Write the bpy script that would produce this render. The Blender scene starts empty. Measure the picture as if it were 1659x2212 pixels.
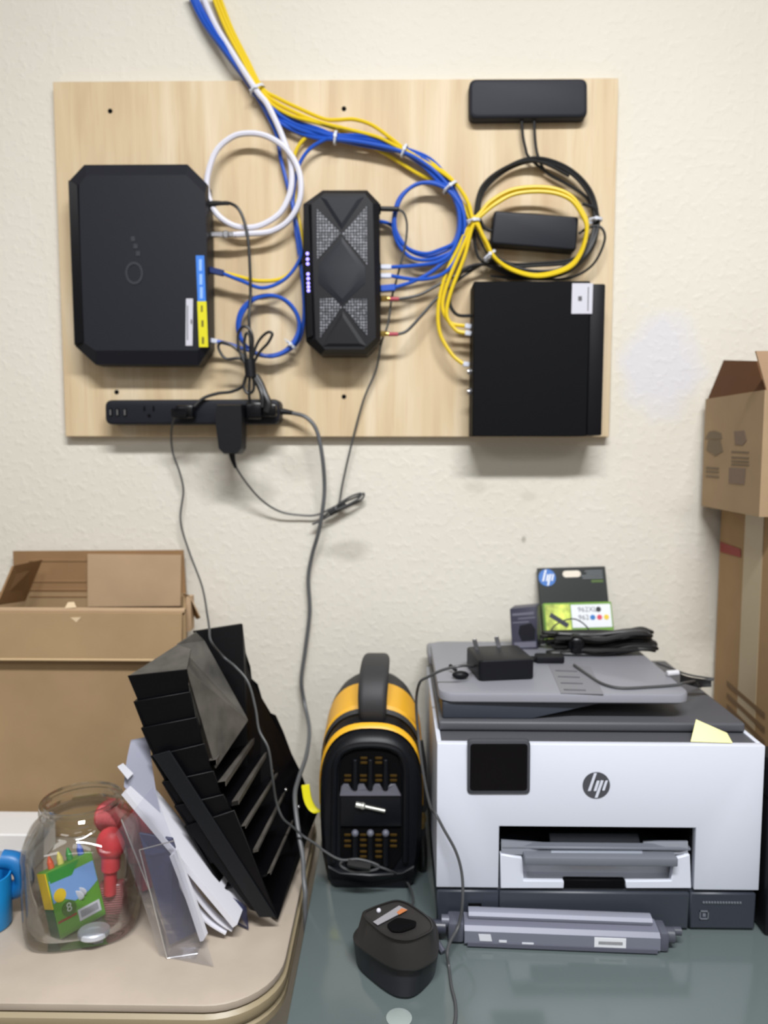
import bpy, bmesh, math, random
from mathutils import Vector, Matrix
random.seed(7)
sc = bpy.context.scene
COL = sc.collection
PI = math.pi

# ------------------------------------------------------------------ camera, exposure, light
PITCH, YAW, ROLL = 0.0865, -0.0154, 0.00095
CAM = Vector((0.59143, -1.35838, 1.39803))
FOC, IW, IH = 1620.0, 1659.0, 2212.0
_cp, _sp, _cy, _sy = math.cos(PITCH), math.sin(PITCH), math.cos(YAW), math.sin(YAW)
FWD = Vector((_sy*_cp, _cy*_cp, -_sp))
_r0 = Vector((_cy, -_sy, 0)); _u0 = _r0.cross(FWD)
RGT = math.cos(ROLL)*_r0 + math.sin(ROLL)*_u0
UPV = math.cos(ROLL)*_u0 - math.sin(ROLL)*_r0
cd = bpy.data.cameras.new('camera'); cam = bpy.data.objects.new('camera', cd); COL.objects.link(cam)
cam.matrix_world = Matrix(((RGT.x, UPV.x, -FWD.x, CAM.x), (RGT.y, UPV.y, -FWD.y, CAM.y), (RGT.z, UPV.z, -FWD.z, CAM.z), (0, 0, 0, 1)))
cd.sensor_fit = 'VERTICAL'; cd.sensor_height = 36.0; cd.lens = FOC/IH*36.0
cd.clip_start = 0.02; cd.clip_end = 50
cd.dof.use_dof = True; cd.dof.focus_distance = 0.74; cd.dof.aperture_fstop = 4.5
sc.camera = cam

sc.view_settings.view_transform = 'Standard'
sc.view_settings.look = 'None'
sc.view_settings.exposure = 0.27
sc.view_settings.gamma = 1.0
sc.view_settings.use_curve_mapping = False
sc.cycles.max_bounces = 10
sc.cycles.transparent_max_bounces = 24
sc.cycles.caustics_reflective = False
sc.cycles.caustics_refractive = False
sc.cycles.use_denoising = True

w = bpy.data.worlds.new('world'); sc.world = w; w.use_nodes = True
w.node_tree.nodes['Background'].inputs[0].default_value = (0.9, 0.93, 1.0, 1)
w.node_tree.nodes['Background'].inputs[1].default_value = 0.05

def area(name, loc, sx, sy, energy, color, target=None):
    d = bpy.data.lights.new(name, 'AREA'); d.shape = 'RECTANGLE'; d.size = sx; d.size_y = sy
    d.energy = energy; d.color = color
    o = bpy.data.objects.new(name, d); COL.objects.link(o); o.location = loc
    if target is not None:
        o.rotation_euler = (Vector(target)-Vector(loc)).to_track_quat('-Z', 'Y').to_euler()
    return o
# ceiling troffer first, then three unseen lamps added as fill; all face down
area('ceiling_or_fill_lamp', (0.78, -1.62, 2.86), 1.20, 0.20, 67, (0.97, 0.98, 1.0))
area('ceiling_or_fill_lamp', (-1.0, -2.8, 2.86), 1.2, 0.6, 13, (0.98, 0.98, 1.0))
area('ceiling_or_fill_lamp', (2.6, -2.8, 2.86), 1.2, 0.6, 11, (0.94, 0.97, 1.0))
area('ceiling_or_fill_lamp', (0.8, -3.7, 2.86), 1.2, 0.6, 11, (0.97, 0.98, 1.0))

# ------------------------------------------------------------------ helpers
def ray(px, py):
    return RGT*((px-IW/2)/FOC) + UPV*((IH/2-py)/FOC) + FWD
def at(px, py, y):
    d = ray(px, py); return CAM + d*((y-CAM.y)/d.y)
def on(px, py, z):
    d = ray(px, py); return CAM + d*((z-CAM.z)/d.z)

def lin(c):
    c = c/255.0
    return c/12.92 if c <= 0.04045 else ((c+0.055)/1.055)**2.4
def rgb(r, g, b): return (lin(r), lin(g), lin(b), 1.0)

def mat(name, col, rough=0.5, metal=0.0, spec=0.5, bump=0.0, bscale=200.0, emit=None, es=1.0, var=0.0, vscale=8.0):
    m = bpy.data.materials.new(name); m.use_nodes = True
    nt = m.node_tree; b = nt.nodes['Principled BSDF']
    b.inputs['Base Color'].default_value = rgb(*col)
    b.inputs['Roughness'].default_value = rough
    b.inputs['Metallic'].default_value = metal
    b.inputs['Specular IOR Level'].default_value = spec
    if emit:
        b.inputs['Emission Color'].default_value = rgb(*emit); b.inputs['Emission Strength'].default_value = es
    if bump or var:
        tc = nt.nodes.new('ShaderNodeTexCoord')
    if bump:
        n = nt.nodes.new('ShaderNodeTexNoise'); n.inputs['Scale'].default_value = bscale; n.inputs['Detail'].default_value = 3
        bp = nt.nodes.new('ShaderNodeBump'); bp.inputs['Strength'].default_value = bump; bp.inputs['Distance'].default_value = 0.002
        nt.links.new(tc.outputs['Object'], n.inputs['Vector']); nt.links.new(n.outputs['Fac'], bp.inputs['Height'])
        nt.links.new(bp.outputs['Normal'], b.inputs['Normal'])
    if var:
        n = nt.nodes.new('ShaderNodeTexNoise'); n.inputs['Scale'].default_value = vscale; n.inputs['Detail'].default_value = 4
        r = nt.nodes.new('ShaderNodeValToRGB')
        lo = tuple(max(0, c*(1-var)) for c in col); hi = tuple(min(255, c*(1+var)) for c in col)
        r.color_ramp.elements[0].position = 0.3; r.color_ramp.elements[0].color = rgb(*lo)
        r.color_ramp.elements[1].position = 0.7; r.color_ramp.elements[1].color = rgb(*hi)
        nt.links.new(tc.outputs['Object'], n.inputs['Vector']); nt.links.new(n.outputs['Fac'], r.inputs['Fac'])
        nt.links.new(r.outputs['Color'], b.inputs['Base Color'])
    return m

def clear_mat(name, tint, base=0.06, rough=0.03, diff=0.0, dcol=(230, 230, 235), top=0.62):
    """thin clear glass or plastic: transparent with Fresnel gloss"""
    m = bpy.data.materials.new(name); m.use_nodes = True
    nt = m.node_tree; nt.nodes.clear()
    out = nt.nodes.new('ShaderNodeOutputMaterial')
    tr = nt.nodes.new('ShaderNodeBsdfTransparent'); tr.inputs[0].default_value = (*tint, 1)
    gl = nt.nodes.new('ShaderNodeBsdfGlossy'); gl.inputs['Roughness'].default_value = rough
    lw = nt.nodes.new('ShaderNodeLayerWeight'); lw.inputs['Blend'].default_value = 0.26
    mr = nt.nodes.new('ShaderNodeMapRange'); mr.inputs['To Min'].default_value = base; mr.inputs['To Max'].default_value = top
    mx = nt.nodes.new('ShaderNodeMixShader')
    nt.links.new(lw.outputs['Fresnel'], mr.inputs['Value']); nt.links.new(mr.outputs['Result'], mx.inputs[0])
    src = tr.outputs[0]
    if diff > 0:
        df = nt.nodes.new('ShaderNodeBsdfDiffuse'); df.inputs[0].default_value = rgb(*dcol)
        m2 = nt.nodes.new('ShaderNodeMixShader'); m2.inputs[0].default_value = diff
        nt.links.new(tr.outputs[0], m2.inputs[1]); nt.links.new(df.outputs[0], m2.inputs[2]); src = m2.outputs[0]
    nt.links.new(src, mx.inputs[1]); nt.links.new(gl.outputs[0], mx.inputs[2]); nt.links.new(mx.outputs[0], out.inputs[0])
    return m

class MB:
    def __init__(s): s.v = []; s.f = []; s.m = []
    def raw(s, vs, fs, mi=0, M=None):
        o = len(s.v)
        s.v += [tuple(M @ Vector(p)) if M else tuple(p) for p in vs]
        s.f += [tuple(i+o for i in f) for f in fs]; s.m += [mi]*len(fs)
        return s
    def bm(s, b, mi=0, M=None):
        bmesh.ops.recalc_face_normals(b, faces=b.faces[:])
        b.verts.index_update()
        s.raw([v.co[:] for v in b.verts], [[v.index for v in f.verts] for f in b.faces], mi, M); b.free(); return s
    def box(s, p0, p1, bev=0.0, seg=2, mi=0, M=None):
        b = bmesh.new(); bmesh.ops.create_cube(b, size=1.0)
        c = [(p0[i]+p1[i])/2 for i in range(3)]; d = [abs(p1[i]-p0[i]) for i in range(3)]
        for v in b.verts: v.co = Vector([v.co[i]*d[i]+c[i] for i in range(3)])
        if bev: bmesh.ops.bevel(b, geom=b.edges[:], offset=min(bev, min(d)*0.49), segments=seg, affect='EDGES', profile=0.5)
        return s.bm(b, mi, M)
    def loft(s, rings, mi=0, caps=True, closed=True, M=None):
        n = len(rings[0]); vs = [p for r in rings for p in r]; fs = []
        for k in range(len(rings)-1):
            for i in range(n if closed else n-1):
                j = (i+1) % n; fs.append((k*n+i, k*n+j, (k+1)*n+j, (k+1)*n+i))
        if caps: fs.append(tuple(range(n))[::-1]); fs.append(tuple((len(rings)-1)*n+i for i in range(n)))
        b = bmesh.new(); bv = [b.verts.new(p) for p in vs]
        for f in fs:
            try: b.faces.new([bv[i] for i in f])
            except ValueError: pass
        return s.bm(b, mi, M)
    def prism(s, poly, a, bdir, bev=0.0, seg=2, mi=0, M=None):
        """poly: 3D points; extruded by vector bdir; all edges bevelled"""
        b = bmesh.new(); bdir = Vector(bdir)
        v0 = [b.verts.new(Vector(p)) for p in poly]; v1 = [b.verts.new(Vector(p)+bdir) for p in poly]
        n = len(poly); b.faces.new(v0[::-1]); b.faces.new(v1)
        for i in range(n): b.faces.new((v0[i], v0[(i+1) % n], v1[(i+1) % n], v1[i]))
        bmesh.ops.recalc_face_normals(b, faces=b.faces[:])
        if bev: bmesh.ops.bevel(b, geom=b.edges[:], offset=bev, segments=seg, affect='EDGES', profile=0.5)
        return s.bm(b, mi, M)
    def tube(s, pts, r, n=8, sub=8, mi=0, closed=False, M=None, smooth=True):
        P = [Vector(p) for p in pts]
        if smooth and len(P) > 2: P = crom(P, sub, closed)
        m = len(P); rings = []; up = None
        for i in range(m):
            if closed: t = (P[(i+1) % m]-P[i-1])
            else: t = P[min(i+1, m-1)]-P[max(i-1, 0)]
            if t.length < 1e-9: t = Vector((0, 0, 1))
            t.normalize()
            if up is None: up = t.orthogonal().normalized()
            up = up - t*up.dot(t)
            up = t.orthogonal().normalized() if up.length < 1e-6 else up.normalized()
            sd = t.cross(up); rr = r[min(i, len(r)-1)] if isinstance(r, (list, tuple)) else r
            rings.append([P[i]+(up*math.cos(a)+sd*math.sin(a))*rr for a in [2*PI*k/n for k in range(n)]])
        if closed: rings.append(rings[0])
        return s.loft(rings, mi, caps=not closed, M=M)
    def lathe(s, prof, c=(0, 0, 0), n=32, mi=0, M=None, caps=True):
        rings = [[Vector((c[0]+r*math.cos(2*PI*k/n), c[1]+r*math.sin(2*PI*k/n), c[2]+z)) for k in range(n)] for r, z in prof]
        return s.loft(rings, mi, caps=caps, M=M)
    def cyl(s, p, q, r, n=20, mi=0, r2=None, bev=0.0):
        p = Vector(p); q = Vector(q); d = (q-p); L = d.length
        M = Matrix.Translation(p) @ d.to_track_quat('Z', 'Y').to_matrix().to_4x4()
        r2 = r if r2 is None else r2
        prof = [(r, 0), (r2, L)]
        if bev: prof = [(max(r-bev, 1e-4), 0), (r, bev), (r2, L-bev), (max(r2-bev, 1e-4), L)]
        return s.lathe(prof, (0, 0, 0), n, mi, M)
    def ball(s, c, r, n=16, mi=0, sc3=(1, 1, 1)):
        prof = [(max(1e-4, r*math.sin(PI*k/10)), -r*math.cos(PI*k/10)) for k in range(11)]
        M = Matrix.Translation(Vector(c)) @ Matrix.Diagonal((*sc3, 1))
        return s.lathe(prof, (0, 0, 0), n, mi, M)
    def text(s, body, M, size=0.02, ext=0.0003, mi=0, align='CENTER', shear=0.0):
        cu = bpy.data.curves.new('lettering', 'FONT'); cu.body = body; cu.size = size; cu.extrude = ext
        cu.align_x = align; cu.align_y = 'CENTER'; cu.shear = shear; cu.resolution_u = 3
        o = bpy.data.objects.new('lettering', cu); COL.objects.link(o)
        bpy.context.view_layer.update()
        me = o.to_mesh()
        s.raw([v.co[:] for v in me.vertices], [tuple(p.vertices) for p in me.polygons], mi, M)
        o.to_mesh_clear(); bpy.data.objects.remove(o); bpy.data.curves.remove(cu); return s
    def centre(s):
        xs, ys, zs = zip(*s.v)
        return Vector(((min(xs)+max(xs))/2, (min(ys)+max(ys))/2, min(zs)))

def crom(P, sub=8, closed=False):
    out = []; n = len(P)
    rng = range(n) if closed else range(n-1)
    for i in rng:
        if closed: a, b, c, d = P[i-1], P[i], P[(i+1) % n], P[(i+2) % n]
        else: a, b, c, d = P[max(i-1, 0)], P[i], P[i+1], P[min(i+2, n-1)]
        for k in range(sub):
            t = k/sub
            out.append(0.5*((2*b)+(c-a)*t+(2*a-5*b+4*c-d)*t*t+(-a+3*b-3*c+d)*t**3))
    if not closed: out.append(P[-1])
    return out

ORG = {}
def mk(name, mb, mats, org, smooth=True, angle=38):
    me = bpy.data.meshes.new(name)
    me.from_pydata([(p[0]-org.x, p[1]-org.y, p[2]-org.z) for p in mb.v], [], mb.f)
    ms = mats if isinstance(mats, (list, tuple)) else [mats]
    for m in ms: me.materials.append(m)
    for p, i in zip(me.polygons, mb.m): p.material_index = i
    me.update()
    if smooth:
        me.shade_smooth(); me.set_sharp_from_angle(angle=math.radians(angle))
    o = bpy.data.objects.new(name, me); COL.objects.link(o); return o
def thing(name, label, cat, loc, group=None):
    o = bpy.data.objects.new(name, None); COL.objects.link(o); o.location = loc; o.empty_display_size = 0.05
    o['label'] = label; o['category'] = cat
    if group: o['group'] = group
    ORG[o.name] = Vector(loc); return o
def part(par, name, mb, mats, label=None, smooth=True, angle=38):
    org = ORG[par.name]
    o = mk(name, mb, mats, org, smooth, angle); o.parent = par; ORG[o.name] = org
    if label: o['label'] = label
    return o
def solo(name, mb, mats, label, cat, group=None, smooth=True, angle=38):
    c = mb.centre(); o = mk(name, mb, mats, c, smooth, angle); o.location = c
    o['label'] = label; o['category'] = cat
    if group: o['group'] = group
    ORG[o.name] = c; return o
def struct(name, mb, mats):
    o = mk(name, mb, mats, Vector((0, 0, 0)), smooth=False); o['kind'] = 'structure'; return o

def rounded(poly, k=5, r=.3):
    out = []; n = len(poly)
    for i in range(n):
        p, a, b2 = poly[i], poly[i-1], poly[(i+1) % n]
        for j in range(k+1):
            u = j/k; out.append((p.lerp(a, r))*(1-u)**2+p*2*u*(1-u)+p.lerp(b2, r)*u*u)
    return out
def rrect(w, h, r, n=5):
    pts = []
    for cx, cy, a0 in ((w/2-r, h/2-r, 0), (-w/2+r, h/2-r, 90), (-w/2+r, -h/2+r, 180), (w/2-r, -h/2+r, 270)):
        for k in range(n+1):
            a = math.radians(a0+90*k/n); pts.append((cx+r*math.cos(a), cy+r*math.sin(a)))
    return pts
def wallM(p):     # local x right, y up, z out of the wall (towards the camera)
    p = Vector(p); return Matrix(((1, 0, 0, p.x), (0, 0, -1, p.y), (0, 1, 0, p.z), (0, 0, 0, 1)))
BRD = 0.018
def W(px, py, off): return at(px, py, -(BRD+off))

# ------------------------------------------------------------------ materials
def wall_material():
    m = bpy.data.materials.new('painted_wall'); m.use_nodes = True
    nt = m.node_tree; b = nt.nodes['Principled BSDF']; L = nt.links.new
    b.inputs['Roughness'].default_value = 0.62; b.inputs['Specular IOR Level'].default_value = 0.3
    tc = nt.nodes.new('ShaderNodeTexCoord')
    n1 = nt.nodes.new('ShaderNodeTexNoise'); n1.inputs['Scale'].default_value = 2.2; n1.inputs['Detail'].default_value = 4
    r1 = nt.nodes.new('ShaderNodeValToRGB')
    r1.color_ramp.elements[0].position = .35; r1.color_ramp.elements[0].color = rgb(223, 218, 204)
    r1.color_ramp.elements[1].position = .65; r1.color_ramp.elements[1].color = rgb(228, 223, 211)
    L(tc.outputs['Object'], n1.inputs['Vector']); L(n1.outputs['Fac'], r1.inputs['Fac'])
    col = r1.outputs['Color']
    nz = nt.nodes.new('ShaderNodeTexNoise'); nz.inputs['Scale'].default_value = 14; nz.inputs['Detail'].default_value = 5
    L(tc.outputs['Object'], nz.inputs['Vector'])
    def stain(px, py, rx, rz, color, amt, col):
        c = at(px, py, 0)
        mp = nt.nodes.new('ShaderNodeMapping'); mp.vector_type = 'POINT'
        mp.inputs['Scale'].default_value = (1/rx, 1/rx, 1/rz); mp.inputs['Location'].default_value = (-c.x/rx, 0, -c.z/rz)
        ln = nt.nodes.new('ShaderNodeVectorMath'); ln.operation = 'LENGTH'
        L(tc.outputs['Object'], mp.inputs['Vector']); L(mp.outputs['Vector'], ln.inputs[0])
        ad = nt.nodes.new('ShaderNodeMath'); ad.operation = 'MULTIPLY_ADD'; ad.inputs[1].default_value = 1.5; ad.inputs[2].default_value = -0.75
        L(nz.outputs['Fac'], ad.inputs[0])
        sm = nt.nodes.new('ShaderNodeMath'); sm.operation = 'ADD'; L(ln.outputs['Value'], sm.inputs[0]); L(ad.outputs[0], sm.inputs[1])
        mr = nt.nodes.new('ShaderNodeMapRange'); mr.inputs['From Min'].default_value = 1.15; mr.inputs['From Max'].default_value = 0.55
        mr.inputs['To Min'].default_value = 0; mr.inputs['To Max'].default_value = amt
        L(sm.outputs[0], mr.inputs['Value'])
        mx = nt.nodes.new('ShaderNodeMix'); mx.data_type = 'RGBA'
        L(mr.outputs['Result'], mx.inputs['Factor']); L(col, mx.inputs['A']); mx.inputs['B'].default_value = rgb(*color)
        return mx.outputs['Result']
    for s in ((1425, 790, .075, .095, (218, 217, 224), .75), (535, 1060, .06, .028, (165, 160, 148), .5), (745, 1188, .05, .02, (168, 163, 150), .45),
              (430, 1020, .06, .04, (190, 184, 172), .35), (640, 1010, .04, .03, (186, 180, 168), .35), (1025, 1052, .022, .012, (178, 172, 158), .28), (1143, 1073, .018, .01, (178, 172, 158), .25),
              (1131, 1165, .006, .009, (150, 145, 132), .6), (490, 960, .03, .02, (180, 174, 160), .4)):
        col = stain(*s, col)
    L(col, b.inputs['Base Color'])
    n2 = nt.nodes.new('ShaderNodeTexNoise'); n2.inputs['Scale'].default_value = 75; n2.inputs['Detail'].default_value = 3; n2.inputs['Roughness'].default_value = .45
    L(tc.outputs['Object'], n2.inputs['Vector'])
    r2 = nt.nodes.new('ShaderNodeMapRange'); r2.inputs['From Min'].default_value = .50; r2.inputs['From Max'].default_value = .68
    L(n2.outputs['Fac'], r2.inputs['Value'])
    bp = nt.nodes.new('ShaderNodeBump'); bp.inputs['Strength'].default_value = .28; bp.inputs['Distance'].default_value = .0016
    L(r2.outputs['Result'], bp.inputs['Height']); L(bp.outputs['Normal'], b.inputs['Normal'])
    return m
def ply_material():
    m = bpy.data.materials.new('birch_plywood'); m.use_nodes = True
    nt = m.node_tree; b = nt.nodes['Principled BSDF']; L = nt.links.new
    b.inputs['Roughness'].default_value = .55; b.inputs['Specular IOR Level'].default_value = .35
    tc = nt.nodes.new('ShaderNodeTexCoord')
    mp = nt.nodes.new('ShaderNodeMapping'); mp.inputs['Scale'].default_value = (16, 1, 1.6)
    L(tc.outputs['Object'], mp.inputs['Vector'])
    n = nt.nodes.new('ShaderNodeTexNoise'); n.inputs['Scale'].default_value = 1.6; n.inputs['Detail'].default_value = 5; n.inputs['Distortion'].default_value = .4
    L(mp.outputs['Vector'], n.inputs['Vector'])
    r = nt.nodes.new('ShaderNodeValToRGB')
    r.color_ramp.elements[0].position = .28; r.color_ramp.elements[0].color = rgb(205, 178, 142)
    r.color_ramp.elements[1].position = .72; r.color_ramp.elements[1].color = rgb(230, 212, 182)
    e = r.color_ramp.elements.new(.5); e.color = rgb(217, 195, 158)
    L(n.outputs['Fac'], r.inputs['Fac'])
    mp2 = nt.nodes.new('ShaderNodeMapping'); mp2.inputs['Scale'].default_value = (120, 1, 5)
    L(tc.outputs['Object'], mp2.inputs['Vector'])
    n2 = nt.nodes.new('ShaderNodeTexNoise'); n2.inputs['Scale'].default_value = 1.5; n2.inputs['Detail'].default_value = 3
    L(mp2.outputs['Vector'], n2.inputs['Vector'])
    mr = nt.nodes.new('ShaderNodeMapRange'); mr.inputs['From Min'].default_value = .56; mr.inputs['From Max'].default_value = .72; mr.inputs['To Max'].default_value = .3
    L(n2.outputs['Fac'], mr.inputs['Value'])
    mx = nt.nodes.new('ShaderNodeMix'); mx.data_type = 'RGBA'; mx.inputs['B'].default_value = rgb(196, 158, 118)
    L(mr.outputs['Result'], mx.inputs['Factor']); L(r.outputs['Color'], mx.inputs['A']); L(mx.outputs['Result'], b.inputs['Base Color'])
    return m
def card_material(name, col, dark=0.9):
    return mat(name, col, .8, spec=.15, var=.035, vscale=10, bump=.05, bscale=120)

m_wall = wall_material(); m_ply = ply_material()
m_white_paint = mat('white_paint', (190, 188, 184), .8)
m_floor = mat('floor_tile', (120, 112, 104), .5, var=.06)
m_card = card_material('cardboard', (164, 138, 104)); m_card_in = card_material('cardboard_inside', (150, 118, 84)); m_card2 = card_material('cardboard_tan', (188, 160, 128))
m_card_warm = card_material('cardboard_warm', (205, 172, 140)); m_card_edge = mat('cardboard_edge', (205, 178, 138), .8)
m_tape = mat('packing_tape', (178, 160, 128), .28)
m_blk = mat('black_plastic', (17, 18, 23), .48, spec=.3, bump=.03, bscale=900)
m_blk2 = mat('black_gloss', (9, 10, 14), .25, spec=.3)
m_char = mat('charcoal_plastic', (40, 42, 50), .55, spec=.25, bump=.05, bscale=900)
m_char2 = mat('charcoal_dark', (27, 29, 37), .5, spec=.3, bump=.04, bscale=900)
m_steel_blk = mat('black_powder_coat', (9, 10, 14), .6, spec=.12, bump=.05, bscale=1200)
m_ink = mat('deep_black', (6, 6, 8), .7, spec=.1)
m_cord = mat('black_cord', (30, 30, 31), .42)
m_gcord = mat('grey_cord', (92, 94, 96), .45)
m_wire = mat('thin_wire', (74, 75, 76), .45)
m_blue = mat('blue_cable', (28, 84, 190), .38)
m_navy = mat('navy_plug', (20, 45, 105), .4)
m_yel = mat('yellow_cable', (232, 200, 28), .4)
m_coax = mat('white_coax', (226, 226, 238), .4)
m_wh = mat('white_plastic', (214, 218, 232), .35)
m_tie = mat('nylon_tie', (214, 218, 228), .35)
m_gold = mat('gold_metal', (222, 190, 110), .25, 1.0)
m_pink = mat('red_sleeve', (178, 70, 84), .5)
m_met = mat('steel', (190, 190, 195), .25, 1.0)
m_brass = mat('brass', (170, 140, 84), .35, 1.0)
m_lblb = mat('blue_label', (58, 128, 224), .4); m_lbly = mat('yellow_label', (226, 218, 30), .4); m_lblw = mat('paper_label', (206, 206, 216), .5)
m_txt = mat('label_print', (92, 92, 96), .6); m_txtd = mat('label_print_olive', (120, 112, 20), .6); m_txtl = mat('label_print_pale', (150, 190, 250), .6)
m_led = mat('led', (150, 140, 255), .4, emit=(150, 140, 255), es=1.6)
m_ledg = mat('led_green', (40, 190, 80), .4, emit=(40, 200, 80), es=.6)
def mesh_grille():
    m = bpy.data.materials.new('grille_mesh'); m.use_nodes = True
    nt = m.node_tree; b = nt.nodes['Principled BSDF']; L = nt.links.new
    tc = nt.nodes.new('ShaderNodeTexCoord'); vo = nt.nodes.new('ShaderNodeTexVoronoi'); vo.inputs['Scale'].default_value = 210; vo.inputs['Randomness'].default_value = 0.15
    L(tc.outputs['Object'], vo.inputs['Vector'])
    r = nt.nodes.new('ShaderNodeValToRGB'); r.color_ramp.elements[0].position = .28; r.color_ramp.elements[0].color = rgb(168, 170, 180)
    r.color_ramp.elements[1].position = .5; r.color_ramp.elements[1].color = rgb(26, 28, 33)
    L(vo.outputs['Distance'], r.inputs['Fac']); L(r.outputs['Color'], b.inputs['Base Color']); b.inputs['Roughness'].default_value = .4
    return m
m_grille = mesh_grille()

# ------------------------------------------------------------------ room shell
X0, X1, Y0, ZC = -2.4, 3.4, -4.4, 2.9
struct('wall_back', MB().box((X0, 0, 0), (X1, .1, ZC)), m_wall)
struct('wall_left', MB().box((X0-.1, Y0-.1, 0), (X0, .1, ZC)), m_white_paint)
struct('wall_right', MB().box((X1, Y0-.1, 0), (X1+.1, .1, ZC)), m_white_paint)
struct('wall_front', MB().box((X0, Y0-.1, 0), (X1, Y0, ZC)), m_white_paint)
struct('floor', MB().box((X0-.1, Y0-.1, -.1), (X1+.1, .1, 0)), m_floor)
struct('ceiling', MB().box((X0-.1, Y0-.1, ZC), (X1+.1, .1, ZC+.1)), m_white_paint)

# ------------------------------------------------------------------ plywood board
BX0, BX1, BZ0, BZ1 = 0.0, 0.9692, 1.416, 2.0236
t = thing('plywood_board', 'pale birch plywood board screwed to the cream wall behind all the network gear', 'board', ((BX0+BX1)/2, 0, BZ0))
part(t, 'panel', MB().box((BX0, -BRD, BZ0), (BX1, -.0005, BZ1), .001, 1), m_ply)
for px, py in ((238, 240), (743, 235), (252, 847), (743, 857)):
    c = W(px, py, 0)
    part(t, 'screw', MB().lathe([(.0001, .0012), (.0022, .0014), (.0040, .0006), (.0042, 0)], n=16, M=wallM(c)), m_ink)

# ------------------------------------------------------------------ left gateway
def pts_at(pl, y): return [at(px, py, y) for px, py in pl]
def shrink(poly, k, dy):
    c = sum((Vector(p) for p in poly), Vector())/len(poly)
    return [Vector((c.x+(p.x-c.x)*k, p.y+dy, c.z+(p.z-c.z)*k)) for p in poly]
t = thing('network_gateway', 'large matt charcoal gateway with cut corners and blue and yellow labels, left on the board', 'modem', at(300, 780, -.05))
outl = [(182, 356), (405, 355), (447, 397), (451, 470), (454, 752), (429, 789), (207, 788), (163, 748), (150, 390)]
o3 = pts_at(outl, -.062)
frt = pts_at([(186, 379), (402, 378), (443, 418), (445, 470), (451, 738), (427, 757), (205, 757), (178, 738), (171, 400)], -.074)
back = [Vector((p.x, -BRD-.001, p.z)) for p in shrink(o3, .965, 0)]
part(t, 'body', MB().loft([back, [Vector((p.x, -.03, p.z)) for p in o3], o3, frt]), m_char2, angle=12)
lip = pts_at([(152, 393), (173, 403), (186, 741), (165, 747)], -.0655)
part(t, 'gloss_strip', MB().prism(lip, 0, (0, -.0095, 0), .001, 1), m_blk2, 'glossy black strip down the left edge')
em = MB()
c = at(290, 590, -.0745)
em.loft([[c+Vector((r*math.cos(a), -h, 1.25*r*math.sin(a))) for a in [2*PI*k/28 for k in range(28)]] for r, h in ((.0150, 0), (.0150, .0006), (.0115, .0006), (.0115, 0))], caps=False)
for k in range(3): em.box((c.x+.004-.004*k, c.y-.0005, c.z+.028+.012*k), (c.x+.011-.004*k, c.y+.001, c.z+.036+.012*k))
part(t, 'emblem', em, mat('emblem_grey', (43, 45, 54), .5))
def label_strip(par, px0, py0, px1, py1, y, m, nm='label_sticker', marks=(), mm=None, lab=None, dx=4):
    q = pts_at([(px0, py0), (px1, py0), (px1+dx, py1), (px0+dx, py1)], y)
    s = part(par, nm, MB().prism(q, 0, (0, -.0006, 0), .0002, 1), m, lab)
    if marks:
        mb = MB()
        for a0, b0, a1, b1 in marks:
            mb.prism(pts_at([(a0, b0), (a1, b0), (a1, b1), (a0, b1)], y-.0005), 0, (0, -.0004, 0))
        part(s, 'printed_marks', mb, mm, smooth=False)
label_strip(t, 423, 552, 441, 651, -.0743, m_lblb, marks=[(430, 560, 436, 585), (431, 592, 437, 615), (432, 620, 438, 645)], mm=m_txtl, lab='blue label')
label_strip(t, 426, 651, 446, 750, -.0743, m_lbly, marks=[(434, 660, 438, 674), (435, 692, 440, 706), (436, 728, 441, 743)], mm=m_txtd, lab='yellow label')
label_strip(t, 402, 645, 417, 747, -.0743, m_lblw, marks=[(404, 660, 406, 735), (412, 690, 415, 700)], mm=m_txt, lab='white label', dx=-1)
mb = MB()
for py in (440, 507, 560, 585, 610, 640, 700, 736):
    a = at(448, py-9, -.05); b2 = at(449, py+9, -.05)
    part(t, 'port', MB().box((a.x-.002, -.056, b2.z), (a.x+.0045, -.036, a.z), .001, 1), m_ink)

# ------------------------------------------------------------------ middle router
t = thing('wireless_router', 'black octagonal router with silvery X shaped grille and purple lights, centre of the board', 'router', at(740, 765, -.05))
outl = [(697, 411), (793, 411), (819, 438), (821, 600), (822, 735), (792, 766), (693, 766), (661, 738), (655, 600), (655, 441)]
o3 = pts_at(outl, -.075)
frt = pts_at([(700, 418), (788, 418), (805, 440), (809, 600), (812, 730), (785, 755), (702, 755), (682, 732), (677, 600), (673, 441)], -.088)
back = [Vector((p.x, -BRD-.001, p.z)) for p in shrink(o3, .96, 0)]
part(t, 'body', MB().loft([back, [Vector((p.x, -.03, p.z)) for p in o3], o3, frt]), m_blk, angle=12)
part(t, 'gloss_strip', MB().prism(pts_at([(656, 447), (669, 446), (679, 727), (664, 733)], -.078), 0, (0, -.0095, 0), .001, 1), m_blk2, 'glossy black strip that carries the lights')
YF = -.0885
def tri(pl, y=YF, th=.0007): return MB().prism(pts_at(pl, y), 0, (0, -th, 0))
for pl in ([(685, 452), (736, 504), (685, 562)], [(792, 446), (793, 572), (739, 506)], [(690, 646), (722, 644), (738, 664), (690, 732)], [(742, 664), (758, 646), (792, 646), (793, 726)]):
    part(t, 'grille_panel', tri(pl), m_grille, 'silvery perforated grille triangle', smooth=False)
part(t, 'raised_panel', MB().loft([pts_at([(738, 512), (788, 576), (789, 612), (739, 658), (688, 612), (688, 572)], YF), pts_at([(738, 522), (776, 578), (776, 606), (739, 646), (700, 606), (700, 576)], YF-.0016)]), m_char2, angle=10)
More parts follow.
